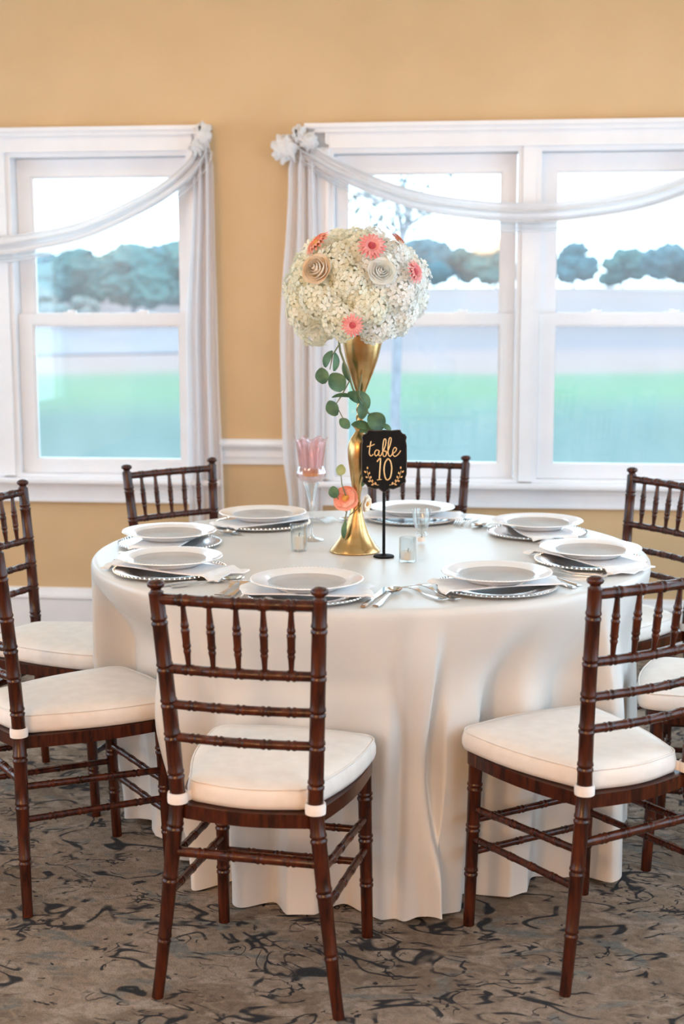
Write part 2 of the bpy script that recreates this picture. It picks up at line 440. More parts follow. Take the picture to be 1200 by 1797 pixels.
def make_window(n, c):
    W = empty('window_%d' % n)
    W.matrix_world = WM @ Matrix.Translation((c, 0, 0))
    tag(W, kind='structure')
    T = M['trim']
    m = MB()                                             # head and side casing, stepped
    for s in (-1, 1):
        for a, b, d in ((.83, .9, .018), (.885, .912, .034), (.826, .842, .024)):
            x0, x1 = sorted((s * a, s * b))
            m.box((x0, -d, ZB + .005), (x1, -.001, 2.165))
    m.box((-.9, -.018, 2.09), (.9, -.001, 2.165)); m.box((-.912, -.034, 2.15), (.912, -.001, 2.172)); m.box((-.925, -.046, 2.168), (.925, -.001, 2.186)); m.box((-.842, -.024, 2.086), (.842, -.001, 2.104))
    m.build('casing', T, W, smooth=False)
    m = MB()
    for x0, x1 in ((-.83, -.81), (.81, .83), (-.048, -.028), (.028, .048)): m.box((x0, -.002, ZB), (x1, .15, ZT))
    for x0, x1 in ((-.81, -.048), (.048, .81)):
        m.box((x0, -.001, 2.068), (x1, .15, ZT)); m.box((x0, .0, ZB), (x1, .15, ZB + .014))
    m.build('jamb', T, W, smooth=False)
    MB().box((-.0275, -.014, ZB + .005), (.0275, .15, ZT)).build('mullion', T, W, smooth=False)
    m = MB(); m.box((-.95, -.06, .676), (.95, -.001, .7)); m.box((-.83, -.001, .676), (.83, .16, .6995)); m.box((-.95, -.068, .682), (.95, -.06, .694))
    m.build('stool', T, W, smooth=False)
    m = MB(); m.box((-.912, -.02, .594), (.912, -.001, .676)); m.box((-.912, -.028, .655), (.912, -.02, .676)); m.box((-.912, -.026, .594), (.912, -.02, .606))
    m.build('apron', T, W, smooth=False)
    for s in (-1, 1):
        a, b = .05, .808
        gi, go = .111, .763
        def sash(name, z0, z1, g0, g1, y0, y1, lock):
            m = MB()
            X = lambda x: s * x
            def bx(xa, xb, za, zb, ya=y0, yb=y1):
                p, q = sorted((X(xa), X(xb))); m.box((p, ya, za), (q, yb, zb))
            bx(a, gi, z0, z1); bx(go, b, z0, z1); bx(gi, go, z0, g0); bx(gi, go, g1, z1)
            # glazing bead
            bx(gi, gi + .008, g0, g1, y0 + .008, y1 - .006); bx(go - .008, go, g0, g1, y0 + .008, y1 - .006)
            bx(gi + .008, go - .008, g0, g0 + .008, y0 + .008, y1 - .006); bx(gi + .008, go - .008, g1 - .008, g1, y0 + .008, y1 - .006)
            o = m.build(name, T, W, smooth=False)
            p, q = sorted((X(gi + .001), X(go - .001))); ym = (y0 + y1) / 2
            MB().box((p, ym - .002, g0 + .001), (q, ym + .002, g1 - .001)).build('pane', M['pane'], o, smooth=False)
            if lock:
                for t in (.3, .72):
                    x = X(lerp(a, b, t)); k = MB()
                    k.box((x - .028, y0 + .004, z1), (x + .028, y1 - .004, z1 + .007)); k.lathe([(.013, z1 + .007), (.012, z1 + .014), (.006, z1 + .016)], 12, M=Matrix.Translation((x, (y0 + y1) / 2, 0)))
                    k.box((x, y0 + .006, z1 + .009), (x + .03, y0 + .016, z1 + .014))
                    k.build('sash_lock', T, o, smooth=False)
            return o
        sash('upper_sash', 1.368, 2.066, 1.404, 1.992, .075, .105, False)
        sash('lower_sash', .715, 1.409, .772, 1.362, .035, .067, True)
    return W
make_window(1, WC[0])
make_window(2, WC[1])
# simple double-hung frames in the side windows
k = 3
for xa, xb in ((XR + .04, XR + .1), (XL - .1, XL - .04)):
    for c in SIDEW:
        m = MB()
        for x0, x1, z0, z1 in ((-.9, -.82, SZ0, SZ1), (.82, .9, SZ0, SZ1), (-.82, .82, SZ0, SZ0 + .08), (-.82, .82, SZ1 - .08, SZ1), (-.82, .82, 1.42, 1.47), (-.03, .03, SZ0 + .08, 1.42), (-.03, .03, 1.47, SZ1 - .08)):
            m.box((xa, c + x0, z0), (xb, c + x1, z1))
        o = placed(m.build('window_%d' % k, M['trim'], smooth=False)); tag(o, kind='structure'); k += 1

# ------------------------------------------------------------------ outdoors
GZ = -1.5
def gz_at(y):                     # level lawn by the building, then a long gentle rise to the far wood
    return GZ + 4.2 * max(0, y - 60) / 240 if y < 300 else GZ + 4.2 + (y - 300) * .003
ys = [7.2, 20, 40, 55, 60, 65] + list(range(75, 301, 15)) + [330, 400, 620]
m = MB(); xs = [-160 + 30 * i for i in range(15)]
m.add([(x, y, gz_at(y)) for y in ys for x in xs], [(b * 15 + a, b * 15 + a + 1, (b + 1) * 15 + a + 1, (b + 1) * 15 + a) for b in range(len(ys) - 1) for a in range(14)])
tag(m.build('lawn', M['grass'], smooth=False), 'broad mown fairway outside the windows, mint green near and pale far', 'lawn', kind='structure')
m = MB(); V = []
NP = 24
for i in range(NP + 1):
    t = i / NP; x = lerp(-46, -5, t); y = lerp(68, 86, t) + 2 * sin(t * 5); wd = lerp(11, 14, t)
    for q in (-1, -.5, 0, .5, 1): V.append((x, y + q * wd, gz_at(y + q * wd) + .06))
m.add(V, [(5 * i + q, 5 * i + 5 + q, 5 * i + 6 + q, 5 * i + 1 + q) for i in range(NP) for q in range(4)])
o = m.build('cart_path', M['path'], smooth=False); tag(o, 'wide grey path crossing the grass outside the left window', 'path')
m = MB(); V = [(64, 262, gz_at(262) + .1)]
for i in range(28):
    t = 2 * pi * i / 28; y = 262 + 26 * sin(t); V.append((64 + 17 * cos(t) * (1 + .15 * sin(3 * t)), y, gz_at(y) + .1))
m.add(V, [(0, 1 + i, 1 + (i + 1) % 28) for i in range(28)])
o = m.build('sand_bunker', M['sand'], smooth=False); tag(o, 'pale sand bunker on the far fairway seen through the rightmost panes', 'bunker')

rng = random.Random(5)
def tree(name, x, y, h, wd, mt, label, seed, group, trunk=True):
    e = empty(name, (x, y, gz_at(y)))
    r = random.Random(seed)
    m = MB()
    n = 13
    for i in range(n):
        a = r.uniform(0, 2 * pi); q = sqrt(r.random())
        zz = r.uniform(.22, .82) * h
        k = 1 - .55 * abs(zz / h - .42) / .5
        rr = r.uniform(.2, .3) * min(wd, h) * (1.1 if i < 4 else .8)
        m.ico((cos(a) * q * wd * .36 * k, sin(a) * q * wd * .36 * k, min(zz, h - rr * .8)), rr, 3, amp=.5, freq=3.3, seed=seed * 3.1 + i, sc=(1.15, 1.1, .85))
    m.build('crown', mt, e)
    m = MB(); m.tube([(0, 0, -.1), (.02 * h, 0, h * .3), (0, .01 * h, h * .6)], [.035 * h, .026 * h, .012 * h], 8)
    m.build('trunk', M['bark'], e)
    return tag(e, label, 'tree', group)
ordn = ['first', 'second', 'third', 'fourth', 'fifth', 'sixth', 'seventh', 'eighth', 'ninth', 'tenth']
# left window rows: nearer wood line
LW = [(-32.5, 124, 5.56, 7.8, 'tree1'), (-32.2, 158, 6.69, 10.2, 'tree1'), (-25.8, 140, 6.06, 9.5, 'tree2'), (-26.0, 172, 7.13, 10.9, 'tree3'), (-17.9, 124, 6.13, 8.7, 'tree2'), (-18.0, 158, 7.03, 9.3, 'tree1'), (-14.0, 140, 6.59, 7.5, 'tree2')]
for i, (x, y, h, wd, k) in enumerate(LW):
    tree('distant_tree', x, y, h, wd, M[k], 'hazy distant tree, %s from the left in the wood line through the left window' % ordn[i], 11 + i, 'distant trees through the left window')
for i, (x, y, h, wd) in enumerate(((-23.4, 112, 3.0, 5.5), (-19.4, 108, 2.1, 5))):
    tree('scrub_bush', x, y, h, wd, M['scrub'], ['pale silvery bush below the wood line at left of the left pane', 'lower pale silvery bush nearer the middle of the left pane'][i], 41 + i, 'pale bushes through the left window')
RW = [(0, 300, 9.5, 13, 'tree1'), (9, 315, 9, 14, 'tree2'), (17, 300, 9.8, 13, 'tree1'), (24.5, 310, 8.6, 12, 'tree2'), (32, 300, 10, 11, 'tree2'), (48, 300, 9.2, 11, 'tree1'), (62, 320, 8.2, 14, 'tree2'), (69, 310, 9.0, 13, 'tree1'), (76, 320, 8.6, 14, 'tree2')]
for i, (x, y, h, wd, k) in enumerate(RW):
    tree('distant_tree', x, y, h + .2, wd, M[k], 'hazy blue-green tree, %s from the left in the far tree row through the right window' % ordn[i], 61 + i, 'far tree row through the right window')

# young tree with sparse branches close outside the right window
e = empty('young_tree', (0.57, 15.0, GZ))
m = MB()
def P(u, v): return ((u - 694) / 165.0, 0, 1.5 + 1.492 + (515 - v) / 167.0)      # laid out in the tree's own upright plane
trunk = [(0, 0, 0), (.02, 0, .8), (-.01, .02, 1.8), P(697, 560), P(700, 470), P(703, 420), P(712, 398)]
m.tube(trunk, [.06, .055, .052, .05, .042, .034, .026], 8)
m.build('trunk', M['bark'], e)
brs = [([(703, 425), (700, 385), (690, 350), (662, 322), (640, 300)], .012, .3), ([(712, 400), (735, 385), (758, 372)], .011, -.2), ([(709, 405), (712, 370), (705, 340), (714, 310), (735, 290)], .012, .2),
       ([(700, 470), (670, 440), (640, 415), (615, 395)], .013, -.3), ([(690, 350), (665, 360), (635, 345), (612, 352)], .009, .4), ([(662, 322), (640, 335), (622, 325)], .007, .1), ([(714, 310), (750, 300), (790, 305)], .008, .3),
       ([(703, 430), (672, 395), (652, 385), (632, 372)], .009, -.4), ([(712, 398), (725, 350), (755, 325)], .009, .3)]
lr = random.Random(3)
lm = MB()
for pts, r0, dy in brs:
    PP = [Vector(P(*q)) + Vector((0, dy * i / len(pts), 0)) for i, q in enumerate(pts)]
    MB().tube(PP, [lerp(r0 * 2.1, .009, i / (len(PP) - 1)) for i in range(len(PP))], 6).build('branch', M['bark'], e)
    for i in range(len(PP) - 1):
        for k in range(22):
            c = PP[i].lerp(PP[i + 1], lr.random()) + Vector((lr.gauss(0, .07), lr.gauss(0, .14), lr.gauss(0, .07)))
            Mx = Matrix.Translation(c) @ Matrix.Rotation(lr.uniform(0, 6.3), 4, 'Z') @ Matrix.Rotation(lr.uniform(-1.2, 1.2), 4, 'X')
            s_ = lr.uniform(.03, .055)
            lm.add([(0, -s_, 0), (s_ * .5, 0, .008), (0, s_, 0), (-s_ * .5, 0, .008)], [(0, 1, 2, 3)], M=Mx)
o = lm.build('foliage', M['tree2'], e); o['kind'] = 'stuff'
tag(e, 'slim young tree with sparse bare branches just outside the right window', 'tree')

# ------------------------------------------------------------------ chair
HT = .92
def nodal(base, L, nodes_, taper=None):
    """(t, r) samples along a turned bamboo-look stick: raised double rings at each node"""
    ts = {0.0, 1.0}
    for i in range(1, 8): ts.add(i / 8)
    for q in nodes_:
        for d in (-.011, -.0075, -.004, -.001, .001, .004, .0075, .011):
            t = q + d / L
            if 0 < t < 1: ts.add(t)
    out = []
    for t in sorted(ts):
        r = taper(t) if taper else base
        for q in nodes_:
            d = abs(t - q) * L
            if d < .0015: r *= .93
            elif d < .0085: r *= 1.13
        out.append((t, r))
    return out
def stick(m, a, b, base, nodes_, n=10, taper=None, bow=None):
    a = Vector(a); b = Vector(b); L = (b - a).length
    S = nodal(base, L, nodes_, taper)
    pts = [a.lerp(b, t) + (bow(t) if bow else Vector((0, 0, 0))) for t, r in S]
    return m.tube(pts, [r for t, r in S], n)
def post_pt(s, z):
    # rear leg and back post in one bent line: splayed foot, narrow at the seat, flaring to the top and leaning back
    if z < .45:
        t = z / .45
        return Vector((s * lerp(.2, .149, t ** .9), lerp(-.0118, 0, t), z))
    t = (z - .45) / .47
    return Vector((s * lerp(.149, .1724, t ** 1.1), lerp(0, -.0467, t ** 1.3), z))
def chair_meshes():
    D = {}
    for s in (-1, 1):
        m = MB(); zs = set([0, .004, .05, .2, .3, .45, .5, .65, .8, .895])
        nd = (.135, .27, .385, .5, .585, .657, .735, .835)
        for q in nd:
            for d in (-.011, -.0075, -.004, -.001, .001, .004, .0075, .011): zs.add(q + d)
        zs = sorted(zs); rad = []
        for z in zs:
            r = lerp(.0128, .0165, sm(0, .35, z)) if z < .45 else lerp(.0165, .0155, (z - .45) / .45)
            for q in nd:
                d = abs(z - q)
                if d < .0015: r *= .93
                elif d < .0085: r *= 1.1
            rad.append(r)
        m.tube([post_pt(s, z) for z in zs], rad, 14)
        D['rear_leg', s] = m.mesh('rear_leg', M['wood'], True, 50)
        m = MB()                                          # turned knob on top of the post
        p = post_pt(s, .895)
        m.lathe([(.0155, -.002), (.0125, .002), (.0105, .006), (.0125, .009), (.017, .012), (.0185, .017), (.0165, .022), (.010, .0255), (.003, .027)], 14, M=Matrix.Translation(p))
        D['finial', s] = m.mesh('finial', M['wood'], True, 60)
        m = MB()
        stick(m, (s * .176, .378, 0), (s * .172, .362, .41), .0155, (.33, .6, .85), 14, lambda t: lerp(.0135, .017, t))
        D['front_leg', s] = m.mesh('front_leg', M['wood'], True, 50)
        m = MB()                                          # cushion tie round the post
        p = post_pt(s, .449)
        m.lathe([(.0175, -.011), (.0215, -.011), (.0222, 0), (.0212, .011), (.0175, .011)], 16, M=Matrix.Translation(p), close=True)
        m.add(*strip([(p.x - s * .018, p.y + .008, .449), (p.x - s * .03, p.y + .02, .452), (p.x - s * .034, p.y + .034, .455)], .011))
        D['tie', s] = m.mesh('tie', M['tie'], True, 60)
    def rail(z, r, nn=6):
        a, b = post_pt(-1, z), post_pt(1, z); m = MB()
        stick(m, a, b, r, [i / nn for i in range(1, nn)], 10, bow=lambda t: Vector((0, -.012 * sin(pi * t), 0)))
        return m
    D['crest_rail'] = rail(.882, .0118).mesh('crest_rail', M['wood'], True, 50)
    for i, z in enumerate((.733, .655, .583)): D['back_rail', i] = rail(z, .0098 if i else .0105).mesh('back_rail', M['wood'], True, 50)
    for i in range(5):
        t = (i + 1) / 6; m = MB()
        top = post_pt(-1, .876).lerp(post_pt(1, .876), t) + Vector((0, -.012 * sin(pi * t), 0))
        bot = post_pt(-1, .738).lerp(post_pt(1, .738), t) + Vector((0, -.012 * sin(pi * t), 0))
        stick(m, bot, top, .007, (.3, .62), 8, lambda q: .0052 + .0036 * sin(pi * q) ** 1.5)
        D['spindle', i] = m.mesh('spindle', M['wood'], True, 50)
    def outline(hw0, hw1, y0, y1, rc, n=5):
        pts = []
        for (x, y, a0) in ((hw1 - rc, y1 - rc, 0), (-hw1 + rc, y1 - rc, 90), (-hw0 + rc, y0 + rc, 180), (hw0 - rc, y0 + rc, 270)):
            for k in range(n + 1):
                a = R(a0 + 90 * k / n)
                pts.append((x + rc * cos(a), y + rc * sin(a)))
        # bow the long sides outward a little
        out = []
        N = len(pts)
        for i in range(N):
            x0, y0_ = pts[i]; x1, y1_ = pts[(i + 1) % N]
            out.append((x0, y0_))
            if hypot(x1 - x0, y1_ - y0_) > .12:
                for k in range(1, 6):
                    t = k / 6; nx, ny = (y1_ - y0_), -(x1 - x0); l = hypot(nx, ny); b = .016 * sin(pi * t)
                    out.append((lerp(x0, x1, t) + nx / l * b, lerp(y0_, y1_, t) + ny / l * b))
        return out
    m = MB(); m.prism(outline(.15, .19, -.006, .392, .03), .404, .434)
    D['seat_frame'] = m.mesh('seat_frame', M['wood'], True, 40)
    def cushion_layers():
        m = MB(); V = []; F = []
        base = outline(.142, .197, .004, .415, .045)
        N = len(base); cx, cy = 0, .21
        prof = [(.93, .434), (.985, .438), (1.0, .448), (1.0, .463), (.985, .476), (.95, .4835), (.8, .489), (.5, .492), (.2, .493)]
        for k, z in prof:
            for x, y in base:
                V.append((cx + (x - cx) * k, cy + (y - cy) * k, z))
        for i in range(len(prof) - 1):
            for j in range(N):
                j2 = (j + 1) % N
                F.append((i * N + j, i * N + j2, (i + 1) * N + j2, (i + 1) * N + j))
        F.append(tuple(range(N - 1, -1, -1))); F.append(tuple((len(prof) - 1) * N + j for j in range(N)))
        m.add(V, F)
        pp = MB(); loop = [(cx + (x - cx) * .976, cy + (y - cy) * .976, .4805) for x, y in base]
        pp.tube(loop + [loop[0]], .0022, 6, cap=False)
        return m, pp
    cm, pp = cushion_layers()
    D['cushion'] = cm.mesh('cushion', M['cushion'], True, 60)
    D['piping'] = pp.mesh('piping', M['cushion'], True)
    st = []
    rp = lambda s, z: post_pt(s, z)
    fp = lambda s, z: Vector((s * lerp(.176, .172, z / .41), lerp(.378, .362, z / .41), z))
    for s in (-1, 1):
        st.append((rp(s, .315), fp(s, .295))); st.append((rp(s, .235), fp(s, .22)))
    st.append((rp(-1, .33), rp(1, .33)))
    st.append((fp(-1, .265), fp(1, .265))); st.append((fp(-1, .185), fp(1, .185)))
    for i, (a, b) in enumerate(st):
        m = MB(); stick(m, a, b, .0085 if i != 4 else .0105, (.2, .4, .6, .8), 10)
        D['stretcher', i] = m.mesh('stretcher', M['wood'], True, 50)
    return D
def strip(pts, h):
    V = []; F = []
    for p in pts: V += [(p[0], p[1], p[2] - h), (p[0], p[1], p[2] + h), (p[0] + .002, p[1] + .003, p[2] + h), (p[0] + .002, p[1] + .003, p[2] - h)]
    for i in range(len(pts) - 1):
        for k in range(4): F.append((4 * i + k, 4 * i + (k + 1) % 4, 4 * i + 4 + (k + 1) % 4, 4 * i + 4 + k))
    F += [(3, 2, 1, 0), tuple(4 * (len(pts) - 1) + k for k in range(4))]
    return V, F
CM = chair_meshes()
def make_chair():
    e = empty('ballroom_chair')
    for s in (-1, 1):
        l = share('rear_leg', CM['rear_leg', s], e); share('finial', CM['finial', s], l)
        share('front_leg', CM['front_leg', s], e)
    share('crest_rail', CM['crest_rail'], e)
    for i in range(3): share('back_rail', CM['back_rail', i], e)
    for i in range(5): share('spindle', CM['spindle', i], e)
    share('seat_frame', CM['seat_frame'], e)
    c = share('cushion', CM['cushion'], e); c['label'] = 'ivory padded seat cushion'
    share('piping', CM['piping'], c)
    for s in (-1, 1):
        t = share('tie', CM['tie', s], c)
        t['label'] = 'white cloth tie round the back post'
    for i in range(7): share('stretcher', CM['stretcher', i], e)
    return e
CH = {  # x, y, turn
    'A': (-.2007, 2.8419, -.2322, 'mahogany ballroom chair nearest the camera, its slatted back in front of the tablecloth'),
    'B': (.6433, 2.9923, .5291, 'mahogany ballroom chair at front right, its back post right of the draped cloth folds'),
    'C': (1.2068, 3.6074, 1.2591, 'mahogany ballroom chair at right edge, only cushion and legs seen behind the front right chair'),
    'H': (1.0133, 4.5417, 2.1075, 'mahogany ballroom chair at back right, its back against the window sill and tan wall'),
    'G': (.2663, 5.0595, 2.9677, 'mahogany ballroom chair behind the black table number sign, below the right window'),
    'F': (-.5684, 4.887, 3.7989, 'mahogany ballroom chair at back left, spindle back below the left window'),
    'E': (-1.0114, 4.2479, -1.9075, 'mahogany ballroom chair at far left, rear one of the two along the left edge'),
    'D': (-.8582, 3.4549, -1.019, 'mahogany ballroom chair at front left, one tall back post along the left edge')}
proto = make_chair()
for i, (k, (x, y, a, lab)) in enumerate(CH.items()):
    c = proto if i == 0 else copy_tree(proto)
    c.location = (x, y, 0); c.rotation_euler = (0, 0, a)
    tag(c, lab, 'chair', 'ballroom chairs around the round table')

# ------------------------------------------------------------------ table and cloth
TX, TY, TZ, TR = .0788, 3.9871, .773, .779
t = empty('round_table', (TX, TY, 0))
MB().lathe([(.755, .745), (.76, .75), (.76, .762), (.755, .768)], 64).build('tabletop', M['wood'], t)
for k in range(4):
    a = R(45 + 90 * k)
    MB().tube([(.3 * cos(a), .3 * sin(a), 0), (.26 * cos(a), .26 * sin(a), .745)], .016, 10).build('leg', M['hook'], t)
tag(t, 'round banquet table hidden beneath the ivory floor-length cloth', 'table')

chair_in = []
for k, (x, y, a, _) in CH.items(): chair_in.append((x, y, cos(a), sin(a)))
fr = random.Random(21)
HARM = [(n, fr.uniform(0, 2 * pi), am) for n, am in ((7, .012), (11, .013), (16, .016), (26, .012))]
# folds seen in the picture: (angle at the top, drift down the drop, height, angular width, start of the fold 0..1)
RIDGE = [(-89, 2, .030, 3.2, .05), (-81, 2, -.026, 5, .12), (-71.5, -1, .045, 3.4, .03), (-60, -11, -.045, 3.2, .0), (-54, -6, .03, 4.5, .05), (-47, -3, -.03, 3.5, .05), (-41, 0, .03, 4, .05), (-33, 0, -.025, 3.5, .1), (-26, 0, .03, 4.5, .1),
         (-80, 3, .04, 3.5, .5), (-85, -2, -.03, 2.5, .1), (-76, 2, .02, 2.2, .05), (-66, -7, .035, 3, .02), (-97, 0, -.02, 3, .3), (-104, 1, .024, 4, .3), (-111, 0, -.018, 2.6, .3), (-117, 0, .02, 3, .25), (-125, 2, -.024, 3, .05), (-132, 3, .03, 3.2, .05), (-140, 4, -.022, 3, .02), (-148, 5, .022, 3, .05), (-157, 4, -.02, 3.5, .05), (-166, 3, .022, 4, .05)]
def adiff(a, b): return (a - b + 180) % 360 - 180
def cloth_xy(th, tt, z):
    """radius of the hanging cloth at angle th, tt = 0 at the table edge .. 1 at the floor"""
    deg = math.degrees(th)
    amp = sm(0, 1, tt) ** .8 * .9 + .25 * tt
    r = TR - .012 * tt
    r -= .085 * sm(.33, .95, tt) * sm(70, 40, abs(adiff(deg, 190)))            # drawn in below the seats on the left
    for n, ph, am in HARM:
        q = n * th + ph + .5 * tt * sin(2 * th)
        r += am * amp * (sin(q) if n < 12 else 1.1 - 2.2 * abs(sin(q / 2)))
    for c, dr, hgt, wd, t0 in RIDGE:
        d = adiff(deg, c + dr * tt)
        r += 2.0 * hgt * exp(-(d / wd) ** 2) * sm(t0, t0 + .4, tt) * (.65 + .35 * tt)
    dev = r - (TR - .012 * tt) + .085 * sm(.33, .95, tt) * sm(70, 40, abs(adiff(deg, 190)))
    x, y = TX + r * cos(th), TY + r * sin(th)
    # the cloth lies against the seats that stand under it
    if z < .755:
        for (cx, cy, ca, sa) in chair_in:
            lx = ca * (x - cx) + sa * (y - cy); ly = -sa * (x - cx) + ca * (y - cy)
            if ly > -.2 and abs(lx) < .34:
                lim = .437 + max(0, .045 - dev) * .75
                if ly < lim:
                    k = (1 - sm(.222, .255, abs(lx))) * sm(.755, .53, z)
                    ly2 = ly + (lim - ly) * k
                    x = cx + ca * lx - sa * ly2; y = cy + sa * lx + ca * ly2
    return x, y
def tablecloth():
    n = 900
    m = MB()
    rows = [(.12, TZ), (.3, TZ), (.5, TZ), (.65, TZ), (.72, TZ), (.758, TZ), (.767, TZ - .0012), (.7735, TZ - .0045), (.7775, TZ - .01), (.779, TZ - .018)]
    V = [(TX, TY, TZ)]
    for r, z in rows:
        for k in range(n):
            th = 2 * pi * k / n
            V.append((TX + r * cos(th), TY + r * sin(th), z))
    drop = 64
    for i in range(1, drop + 1):
        tt = i / drop
        for k in range(n):
            th = 2 * pi * k / n
            hem = .006 + .02 * max(0, sin(5 * th + 1.3) * sin(3 * th + .4)) + .006 * sin(17 * th)
            z = lerp(TZ - .018, max(.004, hem), tt)
            x, y = cloth_xy(th, tt, z)
            V.append((x, y, z))
    F = [(0, 1 + k, 1 + (k + 1) % n) for k in range(n)]
    for i in range(len(rows) + drop - 1):
        for k in range(n):
            k2 = (k + 1) % n
            F.append((1 + i * n + k, 1 + (i + 1) * n + k, 1 + (i + 1) * n + k2, 1 + i * n + k2))
    m.add(V, F)
    return m
o = tablecloth().build('tablecloth', M['cloth'], angle=None)
tag(o, 'ivory satin floor-length cloth draped in folds over the round table', 'tablecloth')

# ------------------------------------------------------------------ place settings
def beaded(m, r, z, n, br, mi=0):
    for k in range(n):
        a = 2 * pi * k / n
        m.ico((r * cos(a), r * sin(a), z), br, 1, mi)
m = MB(); m.lathe([(.0, .003), (.085, .003), (.095, .0035), (.105, .0065), (.146, .0105), (.150, .0098), (.149, .0075), (.105, .0035), (.096, 0), (.0, 0)][1:-1], 48)
beaded(m, .1475, .0105, 72, .0034)
charger_me = m.mesh('charger', M['silver'], True, 40)
PL_OFF = .017
m = MB(); m.lathe([(.07, 0), (.074, 0), (.09, .009), (.1, .0155), (.134, .0215), (.137, .0235), (.135, .0255), (.1, .0205), (.094, .018)], 56, cap1=False)
beaded(m, .1345, .0245, 90, .0021)
plate_rim = m.mesh('plate_rim', M['china'], True, 40)
m = MB(); m.lathe([(.0941, .0178), (.0885, .012), (.078, .0085), (.04, .0078), (.005, .0076)], 48, cap0=False)
plate_well = m.mesh('well', M['well'], True, 40)

def fork_me(L, name):
    m = MB(); hw = .0105
    zc = lambda y: .003 + .010 * sm(.45, .75, y / L) * (1 - sm(.8, 1.0, y / L)) + .004 * sm(.1, 0, y / L)
    out = [(-.0085, 0, .0085), (-.0095, .02, .0095), (-.005, .06, .005), (-.0032, .1, .0032), (-.004, .12, .004), (-.0105, .14, .0105), (-.012, .152, .012)]
    k = L / .2
    V = []; F = []
    for a, y, b in out:
        y *= k
        V += [(a, y, zc(y)), (b, y, zc(y)), (b, y, zc(y) + .0022), (a, y, zc(y) + .0022)]
    for i in range(len(out) - 1):
        for q in range(4): F.append((4 * i + q, 4 * i + (q + 1) % 4, 4 * i + 4 + (q + 1) % 4, 4 * i + 4 + q))
    F += [(3, 2, 1, 0), tuple(4 * (len(out) - 1) + q for q in range(4))]
    m.add(V, F)
    for q in range(4):
        x = lerp(-.0105, .0105, q / 3); ys = [.15 * k, .175 * k, .2 * k]
        m.tube([(x, y, zc(y) + .0012) for y in ys], [.0019, .0016, .0008], 6)
    return m.mesh(name, M['silver'], True, 40)
def knife_me():
    m = MB()
    out = [(-.006, .0), (.006, .0), (.0075, .02), (.0055, .085), (.005, .1), (.0065, .105), (.0095, .15), (.0085, .2), (.002, .226), (-.005, .23), (-.006, .19), (-.0055, .105), (-.005, .1), (-.0055, .085), (-.0075, .02)]
    m.prism(out, .0015, .0045)
    m.tube([(0, .002, .004), (0, .05, .0045), (0, .1, .004)], [.006, .0058, .004], 8, flat=.6)
    return m.mesh('knife', M['silver'], True, 40)
def spoon_me():
    m = MB()
    m.tube([(0, 0, .004), (0, .03, .0035), (0, .08, .006), (0, .13, .008), (0, .142, .006)], [.008, .0085, .0042, .003, .006], 8, flat=.35)
    def f(u, v):
        r = v; a = 2 * pi * u
        return (.0195 * r * cos(a), .168 + .029 * r * sin(a), .002 + .008 * r * r)
    def f2(u, v):
        p = f(u, v); return (p[0], p[1], p[2] + .0012)
    m.grid(20, 5, f); m.grid(20, 5, f2)
    return m.mesh('spoon', M['silver'], True, 40)
fork_m, salad_m, knife_m, spoon_m = fork_me(.2, 'dinner_fork'), fork_me(.18, 'salad_fork'), knife_me(), spoon_me()
def napkin_me(seed, L=.315, Wd=.135):
    """folded napkin strip lying across the charger, its ends hanging down to the cloth"""
    r = random.Random(seed); p1, p2, p3 = r.uniform(0, 6), r.uniform(0, 6), r.uniform(0, 6)
    def H(x):
        return lerp(.0152, .003 if L > .33 else .007, sm(.152, .165, abs(x)))
    m = MB()
    def top(u, v):
        x = (u - .5) * L; e = sm(.12, .18, abs(x))
        wv = Wd * (1 + .1 * e * (.6 + .4 * sin(p1)))
        y = (v - .5) * wv + .008 * sin(x * 17 + p2)
        return (x + .012 * e * sin(6 * v + p1), y, H(hypot(x, y * .6)) + .0035 + e * .007 * abs(sin(v * 8 + p3)))
    def bot(u, v):
        q = top(u, 1 - v); return (q[0], q[1], max(.0008, q[2] - .0042))
    nu, nv = 30, 8
    m.grid(nu, nv, top)
    o1 = len(m.v); m.grid(nu, nv, bot)
    # stitched edge walls
    g = lambda i, j: j * (nu + 1) + i
    h = lambda i, j: o1 + (nv - j) * (nu + 1) + i
    for i in range(nu):
        m.f += [(g(i, 0), h(i, 0), h(i + 1, 0), g(i + 1, 0)), (g(i, nv), g(i + 1, nv), h(i + 1, nv), h(i, nv))]; m.m += [0, 0]
    for j in range(nv):
        m.f += [(g(0, j), g(0, j + 1), h(0, j + 1), h(0, j)), (g(nu, j), h(nu, j), h(nu, j + 1), g(nu, j + 1))]; m.m += [0, 0]
    return m.mesh('napkin', M['napkin'], True, 60)
SET = {  # r, angle, turn of napkin against the seat direction, words
    'A': (.64, -104.8, 12, 'nearest the camera'),
    'B': (.612, -60.5, -14, 'at the front right, beside the right chair post'),
    'C': (.622, -18.5, 50, 'on the right, second from the back right'),
    'H': (.575, 27.5, -16, 'at the back right, farthest along the right edge'),
    'G': (.565, 75.0, 8, 'behind the black number sign'),
    'F': (.55, 126.5, 5, 'at the back left, left of the pink goblet'),
    'E': (.585, 171, -8, 'on the left, behind the front left one'),
    'D': (.615, -149.0, 30, 'at the front left, above the front chair finial')}
